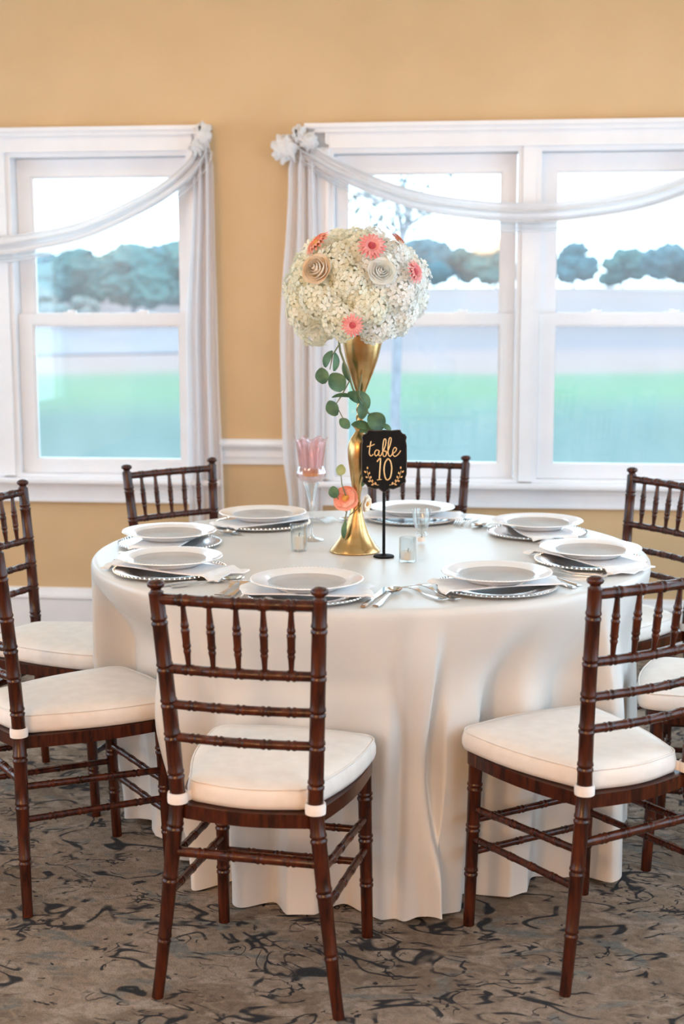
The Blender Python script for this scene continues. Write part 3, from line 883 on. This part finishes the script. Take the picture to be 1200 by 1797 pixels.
for i, (k, (r, a, tw, words)) in enumerate(SET.items()):
    th = R(a); cx, cy = TX + r * cos(th), TY + r * sin(th)
    face = th + pi / 2                     # local +y points to the table centre
    def put(name, me, lx, ly, rz, z, label, cat, group):
        o = bpy.data.objects.new(name, me); COL.objects.link(o)
        o.location = (cx + cos(face) * lx - sin(face) * ly, cy + sin(face) * lx + cos(face) * ly, z)
        o.rotation_euler = (0, 0, face + rz)
        return tag(o, label, cat, group)
    z0 = TZ + .0006
    put('charger', charger_me, 0, 0, 0, z0, 'silver beaded charger under the white plate %s' % words, 'charger', 'silver chargers on the table')
    put('napkin', napkin_me(100 + i, .37 if abs(tw) > 25 else .315), 0, 0, R(tw), z0, 'folded white napkin between charger and plate %s' % words, 'napkin', 'white napkins under the plates')
    pl = empty('dinner_plate', (cx, cy, z0 + PL_OFF + .0025), face)
    share('rim', plate_rim, pl); q = share('well', plate_well, pl); q['label'] = 'grey glazed centre of the plate'
    tag(pl, 'white dinner plate with grey centre %s' % words, 'plate', 'dinner plates on the table')
    jit = random.Random(i)
    for nm, me, lx, ly, cat, tx in (('dinner_fork', fork_m, -.172, -.085, 'fork', 'inner silver fork'), ('salad_fork', salad_m, -.2, -.075, 'fork', 'outer shorter silver fork'),
                                    ('knife', knife_m, .163, -.1, 'knife', 'silver table knife'), ('spoon', spoon_m, .19, -.085, 'spoon', 'silver spoon')):
        if k == 'E' and nm == 'spoon': continue
        put(nm, me, lx, ly, R(jit.uniform(-4, 4)), TZ + .0006, '%s of the setting %s' % (tx, words), cat, 'silver %ss at the place settings' % cat)

# ------------------------------------------------------------------ centrepiece
VX, VY = .036, 3.969
vs = empty('trumpet_vase', (VX, VY, TZ + .0006))
prof = [(.0, .0), (.069, 0), (.0715, .003), (.070, .007), (.062, .015), (.05, .032), (.038, .052), (.0275, .078), (.0185, .108), (.0125, .138), (.0105, .155), (.012, .168), (.0165, .192), (.0225, .226), (.0285, .262), (.0305, .288), (.029, .306), (.023, .322), (.015, .333), (.0105, .341), (.0115, .346), (.017, .351), (.0175, .356), (.011, .362), (.0085, .37)]
px = lambda z: .022 * (z / .6)
MB().lathe([(r, z, px(z)) for r, z in prof[1:]], 40).build('foot', M['gold'], vs)
m = MB()      # twisted neck
V = []; F = []
n = 20; K = 16
for i in range(K + 1):
    z = lerp(.366, .432, i / K)
    for k in range(n):
        a = 2 * pi * k / n; r = .0092 * (1 + .2 * cos(3 * (a - 5 * i / K * 1.2)))
        V.append((px(z) + r * cos(a), r * sin(a), z))
for i in range(K):
    for k in range(n): F.append((i * n + k, i * n + (k + 1) % n, (i + 1) * n + (k + 1) % n, (i + 1) * n + k))
m.add(V, F); m.build('twisted_stem', M['gold'], vs)
bp = [(.0085, .428), (.0115, .434), (.011, .44), (.0155, .455), (.024, .478), (.034, .505), (.0435, .535), (.05, .563), (.0545, .585), (.0565, .6), (.057, .604), (.055, .603), (.051, .587), (.046, .56)]
MB().lathe([(r, z, px(z)) for r, z in bp], 40).build('trumpet', M['gold'], vs)
tag(vs, 'tall gold trumpet vase standing at the centre of the table', 'vase')

def vase_pt(u, v, dy=0.0):   # metres from picture-like measures of the vase: right and up from the foot
    return Vector((VX + (u - 621) / 632.0, VY + dy, TZ + (968 - v) / 626.0))
BC = vase_pt(625, 512)
RB = Vector((.187, .185, .152))
ar = empty('flower_arrangement', BC)
fr = random.Random(8)
dirs = []
N = 36
for i in range(N):                      # even spread over the dome, open at the bottom round the vase
    z = 1 - 2 * (i + .5) / N
    if z < -.86: continue
    a = i * 2.399963
    dirs.append(Vector((sqrt(1 - z * z) * cos(a), sqrt(1 - z * z) * sin(a), z)))
def surf(d, k=1.0):
    # dome is fuller at the lower left
    s = 1 + .1 * max(0, -d.x) * max(0, -d.z + .15) * 2.2 - .10 * max(0, d.x) * max(0, -d.z)
    return Vector((d.x * RB.x, d.y * RB.y, d.z * RB.z)) * k * s
MB().ico((0, 0, 0), 1, 3, amp=.1, freq=2, sc=tuple(RB * .74)).build('stem_mass', M['hydin'], ar)
def frame(d):
    d = d.normalized(); u = d.cross(Vector((0, 0, 1))).normalized() if abs(d.z) < .98 else Vector((1, 0, 0)); v = d.cross(u)
    return Matrix((u, v, d)).transposed().to_4x4()
def floret(m, M4, s, rnd):
    # four cupped petals
    for q in range(4):
        a = q * pi / 2 + rnd.uniform(-.15, .15); ca, sa = cos(a), sin(a)
        pr = [(0, 0, 0), (.5, -.42, .12), (1.0, -.36, .2), (1.12, 0, .16), (1.0, .36, .2), (.5, .42, .12)]
        V = [(s * (ca * x - sa * y), s * (sa * x + ca * y), s * z * 1.2) for x, y, z in pr]
        m.add(V, [(0, 1, 2, 3), (0, 3, 4, 5)], M=M4)
    m.add([(-.12 * s, -.12 * s, .06 * s), (.12 * s, -.12 * s, .06 * s), (.12 * s, .12 * s, .06 * s), (-.12 * s, .12 * s, .06 * s)], [(0, 1, 2, 3)], 1, M=M4)
for i, d in enumerate(dirs):
    c = surf(d, .77); hr = fr.uniform(.05, .061)
    m = MB()
    nf = 84
    for j in range(nf):
        z = 1 - 1.45 * (j + .5) / nf; a = j * 2.399963 + i
        dd = Vector((sqrt(1 - z * z) * cos(a), sqrt(1 - z * z) * sin(a), z))
        dd = (frame(d) @ dd)
        p = c + dd * hr * fr.uniform(.88, 1.08)
        tilt = (dd + Vector((fr.gauss(0, .17), fr.gauss(0, .17), fr.gauss(0, .17)))).normalized()
        floret(m, Matrix.Translation(p) @ frame(tilt) @ Matrix.Rotation(fr.uniform(0, 6.3), 4, 'Z'), fr.uniform(.0108, .0145), fr)
    m.build('hydrangea', [M['hydw'] if d.x > .15 + .3 * fr.random() else M['hyd'], M['hydin']], ar, smooth=False)
def gerbera(u, v, dirv, r, mt, mc, lab, name='gerbera', parent=ar, org=BC, squash=1.0, n=18):
    d = Vector(dirv).normalized()
    if parent is ar:
        p = surf(Vector(((u - 625) / 632 / RB.x, -sqrt(max(.02, 1 - min(.98, ((u - 625) / 632 / RB.x) ** 2 + ((512 - v) / 626 / RB.z) ** 2))), (512 - v) / 626 / RB.z)), 1.0)
        p = Vector(((u - 625) / 632, p.y * 1.06 - .024, (512 - v) / 626))
    else: p = vase_pt(u, v, -.02) - org
    M4 = Matrix.Translation(p) @ frame(d)
    m = MB(); rr = random.Random(u)
    for lay in range(2):
        for k in range(n):
            a = 2 * pi * (k + .5 * lay) / n + rr.uniform(-.06, .06); w_ = r * (4.3 / n if n > 10 else 1.15); L_ = r * (1 - .22 * lay) * rr.uniform(.94, 1.05)
            zz = .004 + .006 * lay
            prf = [(.2 * r, -.3 * w_, zz), (.6 * L_, -.5 * w_, zz + .2 * r), (L_ * .93, -.3 * w_, zz + .12 * r), (L_, 0, zz + .08 * r), (L_ * .93, .3 * w_, zz + .12 * r), (.6 * L_, .5 * w_, zz + .2 * r), (.2 * r, .3 * w_, zz), (.6 * L_, 0, zz + .15 * r)]
            V = [(cos(a) * x - sin(a) * y, sin(a) * x + cos(a) * y, z) for x, y, z in prf]
            m.add(V, [(0, 1, 7), (1, 2, 3, 7), (7, 3, 4, 5), (7, 5, 6), (0, 7, 6)], M=M4)
    o = m.build(name, mt, parent); o['label'] = lab
    c = MB(); c.ico((0, 0, 0), 1, 2, amp=.15, freq=5, sc=(r * .3, r * .3, r * .18)); c.v = [tuple(M4 @ (Vector(q) + Vector((0, 0, .01)))) for q in c.v]
    c.build('flower_centre', mc, o)
    return o
gerbera(648, 443, (.12, -.9, .45), .039, M['gerb'], M['gerbc'], 'pink daisy with dark centre')
gerbera(561, 438, (-.75, -.35, .75), .042, M['coral'], M['coralc'], 'coral daisy seen nearly edge on')
gerbera(717, 484, (.85, -.6, .3), .034, M['gerb'], M['gerbc'], 'pink daisy turned to the right')
gerbera(617, 569, (-.1, -1, -.05), .031, M['gerb'], M['gerbc'], 'pink daisy at the bottom of the bouquet')
gerbera(692, 432, (.75, .1, .7), .026, M['coral'], M['coralc'], 'small coral flower at the top right')
def rose(u, v, dirv, r, mt, lab):
    d = Vector(dirv).normalized()
    q = Vector(((u - 625) / 632, 0, (512 - v) / 626))
    y = -RB.y * sqrt(max(.05, 1 - min(.95, (q.x / RB.x) ** 2 + (q.z / RB.z) ** 2)))
    p = Vector((q.x, y * 1.0 - .02, q.z))
    M4 = Matrix.Translation(p) @ frame(d); m = MB(); rr = random.Random(v)
    for lay in range(6):
        n = 3 + lay // 2; rad = r * (.2 + .165 * lay); h = r * (1.25 - .16 * lay)
        for k in range(n):
            a0 = 2 * pi * k / n + lay * .9 + rr.uniform(-.15, .15)
            def f(uu, vv):
                a = a0 + (uu - .5) * (2 * pi / n) * 1.3
                q_ = rad * (.55 + .62 * sin(pi * .5 * vv) - (.28 - .06 * lay) * vv ** 3) * (1 + .05 * sin(5 * uu + lay))
                return (cos(a) * q_, sin(a) * q_, -.35 * r + h * vv * (1 - .16 * (2 * uu - 1) ** 2))
            m.grid(7, 6, f, M=M4)
    o = m.build('rose', mt, ar); o['label'] = lab
rose(557, 478, (-.45, -.85, .3), .034, M['peach'], 'peach rose')
rose(664, 482, (.2, -.95, .25), .03, M['hydw'], 'white rose')
tag(ar, 'domed bouquet of cream hydrangeas with pink daisies atop the gold vase', 'flowers')

def leaf_mesh(m, p, d, up, L, wd, cup=.15, mi=0):
    """rounded oval leaf with a fold along its midrib; d = facing direction, up = where the tip points"""
    d = Vector(d).normalized(); up = Vector(up); up = (up - d * up.dot(d)).normalized(); s = up.cross(d)
    V = []; F = []; n = 9
    for i in range(n + 1):
        t = i / n; wv = wd * sin(pi * min(1, t * .94 + .04)) ** .65
        b = Vector(p) + up * L * (t - .5) - d * L * cup * (2 * t - 1) ** 2
        V += [b - s * wv + d * wv * .3, b, b + s * wv + d * wv * .3]
        V += [b - s * wv + d * (wv * .3 - .0012), b - d * .0012, b + s * wv + d * (wv * .3 - .0012)]
    for i in range(n):
        a = 6 * i; c = a + 6
        F += [(a, a + 1, c + 1, c), (a + 1, a + 2, c + 2, c + 1), (a + 4, a + 3, c + 3, c + 4), (a + 5, a + 4, c + 4, c + 5), (a + 3, a, c, c + 3), (a + 2, a + 5, c + 5, c + 2)]
    return m.add(V, F, mi)
sp = empty('eucalyptus_garland', vase_pt(600, 600, -.05))
O = sp.location.copy()
def gp(u, v, dy): return vase_pt(u, v, dy) - O
m = MB(); m.tube([gp(592, 585, -.07), gp(596, 615, -.075), gp(607, 645, -.06), gp(618, 680, -.045), gp(632, 705, -.04), gp(650, 728, -.04), gp(668, 742, -.045)], [.0028, .003, .003, .0028, .0025, .0022, .0015], 8)
m.tube([gp(596, 600, -.075), gp(583, 620, -.085), gp(578, 645, -.09)], [.002, .0018, .0013], 6)
m.tube([gp(612, 665, -.05), gp(598, 690, -.06), gp(588, 705, -.065), gp(603, 735, -.05)], [.002, .0018, .0016, .0013], 6)
m.tube([gp(625, 690, -.045), gp(633, 655, -.05), gp(628, 690, -.06), gp(640, 712, -.05)], [.002, .0018, .0016, .0013], 6)
m.build('stem', M['stem'], sp)
for (u, v, dy, L, wd, up, d) in ((565, 655, -.095, .044, .019, (-.2, 0, 1), (-.1, -1, .1)), (590, 666, -.09, .056, .025, (-.5, 0, .8), (.1, -1, .15)), (574, 627, -.08, .05, .013, (.5, 0, .8), (-.6, -.8, .1)), (588, 632, -.085, .05, .011, (.1, 0, 1), (.6, -.8, 0)),
                               (600, 690, -.065, .06, .010, (-1, 0, .05), (0, -.5, .9)), (582, 711, -.07, .046, .018, (-.45, 0, .8), (-.2, -1, .15)), (622, 693, -.055, .05, .016, (-.7, 0, .5), (.1, -.9, .4)), (637, 698, -.05, .056, .016, (-.45, 0, .8), (.4, -.9, .1)),
                               (603, 738, -.055, .036, .014, (-.6, 0, .6), (0, -1, .2)), (658, 735, -.05, .056, .026, (-.6, 0, .6), (.15, -1, .2)), (632, 742, -.045, .056, .014, (-1, 0, .3), (0, -.8, .6)), (646, 750, -.048, .054, .011, (1, 0, .05), (0, -.8, .6)), (676, 745, -.045, .03, .008, (.8, 0, -.4), (.2, -.9, .4)),
                               (634, 715, -.06, .05, .015, (.1, 0, 1), (.2, -1, .1)), (606, 650, -.05, .06, .010, (.4, 0, -.9), (-.5, -.85, 0))):
    mm = MB(); leaf_mesh(mm, gp(u, v, dy), d, up, L, wd, .1); mm.build('leaf', M['leaf'], sp)
tag(sp, 'dark green eucalyptus sprig winding down around the gold vase', 'greenery')

fs = empty('flower_spray', vase_pt(610, 880, -.03)); O = fs.location.copy()
m = MB(); m.tube([gp(600, 935, -.035), gp(604, 905, -.03), gp(610, 880, -.03), gp(598, 845, -.03), gp(596, 822, -.02)], [.0018, .0022, .0022, .0016, .001], 7)
m.tube([gp(606, 895, -.03), gp(592, 872, -.03), gp(586, 862, -.03)], [.0018, .0015, .001], 6); m.tube([gp(612, 900, -.03), gp(630, 885, -.025), gp(638, 872, -.02)], [.0018, .0015, .001], 6)
m.build('stem', M['stem'], fs)
g = gerbera(606, 873, (-.25, -.85, .45), .038, M['coral'], M['coralc'], 'coral open flower', 'bloom', fs, O, n=7)
g2 = gerbera(637, 880, (.8, -.45, -.1), .026, M['peach'], M['coralc'], 'small peach flower seen from the side', 'bloom', fs, O, n=7)
for (u, v, dy, L, wd, up, d, mt) in ((584, 859, -.035, .034, .015, (-.2, 0, 1), (-.1, -1, .1), 'leaf'), (596, 821, -.025, .032, .014, (.3, 0, 1), (.2, -1, .1), 'leafl'), (602, 925, -.04, .05, .008, (.1, 0, 1), (-.3, -1, .1), 'leaf'), (638, 838, -.025, .04, .007, (.4, 0, 1), (.3, -1, .1), 'leaf')):
    mm = MB(); leaf_mesh(mm, gp(u, v, dy), d, up, L, wd, .1); mm.build('leaf', M[mt], fs)
tag(fs, 'coral flowers with small green leaves tied around the vase neck', 'flowers')

# table number sign
SX, SY = .115, 3.881
sg = empty('table_number_sign', (SX, SY, TZ + .0006), R(2))
MB().lathe([(.001, 0), (.0285, 0), (.029, .003), (.027, .005), (.008, .0065), (.005, .009)], 32).build('base', M['black'], sg)
MB().tube([(0, 0, .006), (0, 0, .1), (0, 0, .2)], .0042, 12).build('pole', M['black'], sg)
BZ, SS = .268, 1 / 620.0     # centre height of the board, metres per sheet unit
def arc(cx, cy, r, a0, a1, n=6): return [(cx + r * cos(R(lerp(a0, a1, k / n))), cy + r * sin(R(lerp(a0, a1, k / n)))) for k in range(n + 1)]
def board(k):
    # ornate plaque outline: scooped corners, shouldered sides, pointed wave below
    half = [(0, 52 * k), (12, 51 * k), (24, 52 * k)] + arc(36, 53, 8.5 / k, 187, 265, 6) + [(38 * k, 40), (36.5 * k, 34), (38 * k, 26), (38.5 * k, 0), (38 * k, -24), (36 * k, -30), (37 * k, -36)] + arc(37, -47, 9 / k, 95, 165, 6) + [(24, -46 * k), (16, -49 * k), (9, -48 * k), (4, -52 * k), (0, -55 * k)]
    half = [(x, y) for x, y in half]
    return half + [(-x, y) for x, y in reversed(half[1:-1])]
FX = Matrix.Translation((0, 0, BZ)) @ Matrix.Rotation(pi / 2, 4, 'X')
def scaled(poly): return [(x * SS, y * SS) for x, y in poly][::-1]
MB().prism(scaled(board(1.0)), -.003, .003, M=FX).build('board', M['black'], sg, smooth=False)
m = MB(); ed = [(x * SS * .99, y * SS * .99, .003) for x, y in board(1.0)]
m.tube(ed + [ed[0]], .0014, 6, M=FX, cap=False); o = m.build('board_edge', M['hook'], sg)
def stroke(m, pts, r, n=6):
    # smooth a hand-drawn line
    P_ = [Vector((x * SS, y * SS, .0032)) for x, y in pts]; out = []
    for i in range(len(P_) - 1):
        p0, p1, p2, p3 = P_[max(i - 1, 0)], P_[i], P_[i + 1], P_[min(i + 2, len(P_) - 1)]
        for k in range(4):
            t = k / 4; out.append(.5 * ((2 * p1) + (p2 - p0) * t + (2 * p0 - 5 * p1 + 4 * p2 - p3) * t * t + (3 * p1 - p0 - 3 * p2 + p3) * t ** 3))
    out.append(P_[-1])
    m.tube(out, r, n, M=FX, flat=.5)
m = MB(); r = .00155     # the word "table" in script
stroke(m, [(-22, 33), (-24, 22), (-25, 12), (-22, 8), (-18, 11)], r); stroke(m, [(-29, 24), (-23, 25), (-16, 28)], r)
stroke(m, [(-9, 17), (-13, 18), (-16, 13), (-14, 8), (-10, 11), (-8, 17), (-9, 10), (-6, 8), (-3, 14)], r)
stroke(m, [(-3, 12), (2, 25), (3, 35), (0, 36), (-2, 24), (-2, 10), (1, 7), (4, 11), (3, 16), (0, 16), (5, 15)], r)
stroke(m, [(5, 12), (10, 26), (12, 37), (9, 38), (7, 26), (7, 12), (10, 7), (14, 11)], r)
stroke(m, [(13, 11), (19, 15), (21, 20), (18, 22), (15, 17), (15, 10), (19, 7), (25, 12), (28, 17)], r)
o = m.build('lettering', M['letter'], sg); o['label'] = 'gold script word on the sign'
m = MB(); r = .0019      # the numeral 10
stroke(m, [(-12, -2), (-8, 3), (-6, 3), (-7, -15), (-8, -32)], r); stroke(m, [(-12, -33), (-4, -32)], .0013)
stroke(m, [(7, 3), (2, -3), (0, -16), (2, -29), (6, -33), (11, -28), (13, -14), (11, -2), (7, 3), (4, 1)], r)
o = m.build('numeral', M['letter'], sg); o['label'] = 'gold numeral on the sign'
for s in (-1, 1):
    m = MB(); stem = [(s * 9, -42), (s * 18, -39), (s * 25, -30), (s * 29, -17)]
    stroke(m, stem, .0008)
    for (x, y, a) in ((13, -41, 60), (17, -40, -20), (19, -37, 75), (22, -35, 0), (23, -31, 100), (27, -29, 20), (26, -24, 110), (30, -21, 45), (28, -15, 85)):
        a = R(a); l = 5.5; ux, uy = cos(a) * s, sin(a)
        p = Vector((s * x, y)); q = p + Vector((ux, uy)) * l; nn = Vector((-uy, ux)) * 1.7; c = (p + q) / 2
        m.prism([(v.x * SS, v.y * SS) for v in ((p, c + nn, q, c - nn) if s < 0 else (p, c - nn, q, c + nn))], .003, .0042, M=FX)
    m.build('laurel', M['letter'], sg)
tag(sg, 'black plaque reading table 10 in gold on a thin black stand', 'sign')

# pink goblet on clear stem
gb = empty('pink_goblet', (-.09, 4.155, TZ + .0006))
S = 1 / 600.0
def gz(v): return (948 - v) * S
m = MB(); m.lathe([(.034, 0), (.036, .002), (.03, .004), (.012, .009), (.005, .02), (.0042, .05), (.0055, gz(893)), (.009, gz(880)), (.016, gz(858)), (.024, gz(846)), (.022, gz(845)), (.013, gz(858)), (.004, gz(880))], 28)
m.build('stem', M['clear'], gb)
m = MB(); n = 48
pr = [(.012, 845), (.03, 841), (.041, 834), (.043, 828), (.040, 822), (.034, 816), (.036, 805), (.039, 790), (.043, 775), (.0475, 768), (.0455, 768), (.041, 775), (.037, 790), (.034, 805), (.032, 816), (.03, 826), (.012, 832)]
V = []; F = []
for i, (r, v) in enumerate(pr):
    for k in range(n):
        a = 2 * pi * k / n; rr = r * (1 + (.045 if 5 <= i <= 9 else .02) * cos(12 * a)); z = gz(v) + (.006 * cos(6 * a) if i in (8, 9, 10, 11) else 0)
        V.append((rr * cos(a), rr * sin(a), z))
for i in range(len(pr) - 1):
    for k in range(n): F.append((i * n + k, i * n + (k + 1) % n, (i + 1) * n + (k + 1) % n, (i + 1) * n + k))
F.append(tuple(range(n - 1, -1, -1))); F.append(tuple((len(pr) - 1) * n + k for k in range(n)))
m.add(V, F); o = m.build('bowl', M['pink'], gb, angle=25); o['label'] = 'pink pressed glass bowl with scalloped rim'
MB().lathe([(.024, gz(833)), (.026, gz(831)), (.026, gz(824)), (.022, gz(822))], 24).build('candle', M['amber'], gb)  # amber disc stands in for the caramel refraction inside the bowl
tag(gb, 'pink pressed glass goblet on a clear stem left of the vase', 'goblet')

def votive(name, x, y, prof, label, wax_h, wr):
    e = empty(name, (x, y, TZ + .0006))
    MB().lathe(prof, 32, close=True).build('glass', M['clear'], e)
    c = tag(MB().lathe([(wr * .97, 0), (wr, .002), (wr, wax_h), (wr * .9, wax_h + .001), (.003, wax_h - .0015)], 24).build('candle', M['wax'], e), None)
    c.location = (0, 0, .0055)
    MB().tube([(0, 0, wax_h - .004), (.0005, 0, wax_h + .004), (.002, 0, wax_h + .009)], .0009, 6).build('wick', M['wick'], c)
    return tag(e, label, 'candle holder', 'glass candle holders around the vase')
cyl = lambda r, h, r2=None: [(r, 0), (r, .004), (r2 or r, h), (r2 or r) and ((r2 or r) - .0012, h + .0006), ((r2 or r) - .0024, h), (r - .0024, .006), (.002, .005), (.002, 0)]
votive('votive_candle', -.122, 3.985, cyl(.0225, .075, .0255), 'clear glass votive with ivory candle beneath the pink goblet', .036, .0185)
votive('votive_candle', .178, 3.815, cyl(.0235, .066), 'straight clear glass votive with low candle just right of the sign', .022, .0205)
votive('votive_candle', .231, 4.1, [(.016, 0), (.019, .002), (.012, .012), (.018, .02), (.0255, .045), (.028, .075), (.0265, .0755), (.024, .046), (.0165, .024), (.002, .016), (.002, 0)], 'small footed clear glass holder behind the straight votive', .012, .0115).children[1].location = (0, 0, .024)

# ------------------------------------------------------------------ scarves at the windows
def scarf(name, path, c, side, knot, tail, label, seed):
    """path: swag centre line (along wall, z); tail: (top z, edge list of (z, x0, x1))"""
    e = empty(name); e.matrix_world = WM
    P_ = [Vector((x, 0, z)) for x, z in path]
    def at(t):
        f = t * (len(P_) - 1); i = min(int(f), len(P_) - 2); t = f - i
        p0, p1, p2, p3 = P_[max(i - 1, 0)], P_[i], P_[i + 1], P_[min(i + 2, len(P_) - 1)]
        return .5 * ((2 * p1) + (p2 - p0) * t + (2 * p0 - 5 * p1 + 4 * p2 - p3) * t * t + (3 * p1 - p0 - 3 * p2 + p3) * t ** 3)
    def band(v0, v1, wob, dep):
        def f(u, v):
            p = at(u); q = at(min(1, u + .01)) - at(max(0, u - .01)); q.normalize()
            nrm = Vector((q.z, 0, -q.x)) if q.x > 0 else Vector((-q.z, 0, q.x))
            full = sin(pi * u) ** .6
            wdt = lerp(.05, .078, full); vv = lerp(v0, v1, v)
            off = (vv - .35) * wdt
            y = -(.075 + dep + .016 * sin(vv * 11 + 3 * u + seed) * (.5 + .5 * full) + .012 * sin(vv * 23 + 7 * u))
            return (p.x + nrm.x * off, y, p.z + nrm.z * off + wob * sin(9 * u + 5 * v + seed))
        return f
    m = MB(); m.grid(90, 22, band(0, 1, .0015, 0)); m.build('swag', M['swag'], e)
    m = MB(); m.grid(90, 8, band(.75, 1.45, .003, -.012)); m.build('swag_edge', M['swagthin'], e)
    zt, z1, edges = tail
    def tf(u, v):
        z = lerp(zt, z1, v); k = 0
        while k < len(edges) - 2 and z < edges[k + 1][0]: k += 1
        za, a0, a1 = edges[k]; zb, b0, b1 = edges[k + 1]; q = min(1, max(0, (za - z) / (za - zb)))
        q = q * q * (3 - 2 * q)
        x = lerp(lerp(a0, b0, q), lerp(a1, b1, q), u)
        y = -(.062 + .02 * sin(u * 17 + seed + .6 * v) + .011 * sin(u * 39 + 2 * v))
        return (x, y, z)
    m = MB(); m.grid(48, 40, tf); m.build('tail', M['sheer'], e)
    kx, kz = knot
    for j, (dx, dz, rx, rz, s0) in enumerate(KN[side]):
        m = MB(); r_ = random.Random(seed + j)
        V0, F0 = ico_data(4); V = []
        for p in V0:
            ang = atan2(p.z, p.x); cr = .14 * sin(7 * ang + 3 * p.y + s0) + .1 * sin(13 * ang + 5 * p.y) + .2 * mnoise.noise(p * 2.2 + Vector((s0, 0, j)))
            d = 1 + cr * (.5 + .5 * hypot(p.x, p.z))
            V.append((kx + dx + p.x * rx * d, -.085 + p.y * .045 * (1 + .3 * mnoise.noise(p * 4 + Vector((s0, 1, 2)))), kz + dz + p.z * rz * d))
        m.add(V, F0); m.build('knot', M['swag'], e)
    m = MB(); m.tube([(kx, -.001, kz + .02), (kx, -.12, kz + .02), (kx, -.135, kz + .045)], .005, 8); m.build('holdback_hook', M['hook'], e)
    return tag(e, label, 'curtain scarf')
KN = {1: ((-.055, -.025, .05, .056, 1.0), (.005, .03, .028, .038, 4.0), (.045, .0, .036, .034, 2.2)), -1: ((0, .012, .036, .05, 1.7), (-.02, -.035, .026, .035, 3.1))}
sx = 1.006
half = [(-.16, 2.095), (-.126, 2.076), (.003, 2.002), (.19, 1.921), (.376, 1.868), (.608, 1.837), (.78, 1.829)]
path = half + [(2 * .777 - x, z) for x, z in reversed(half[:-1])]
scarf('window_scarf', [(x * sx, z) for x, z in path], .777, 1, (-.17, 2.105), (2.1, .12, [(2.1, -.19, -.1), (1.993, -.21, -.09), (1.293, -.25, -.062), (.859, -.243, -.068), (.59, -.217, -.078), (.1, -.23, -.07)]), 'sheer white scarf knotted at the top left corner and swagged across the right window', 1.0)
path = [(-.572, 2.1), (-.613, 2.03), (-.70, 1.955), (-.833, 1.876), (-1.079, 1.772), (-1.302, 1.726), (-1.467, 1.71)]
path = [(2 * -1.467 - x, z) for x, z in path[:-1]] + path[::-1]
path.sort()
scarf('window_scarf', [(x * sx, z) for x, z in path], -1.467, -1, (-.568, 2.125), (2.12, .12, [(2.12, -.59, -.545), (2.0, -.61, -.525), (1.293, -.652, -.515), (.584, -.653, -.5), (.1, -.65, -.49)]), 'sheer white scarf knotted at the top right corner and swagged across the left window', 2.5)
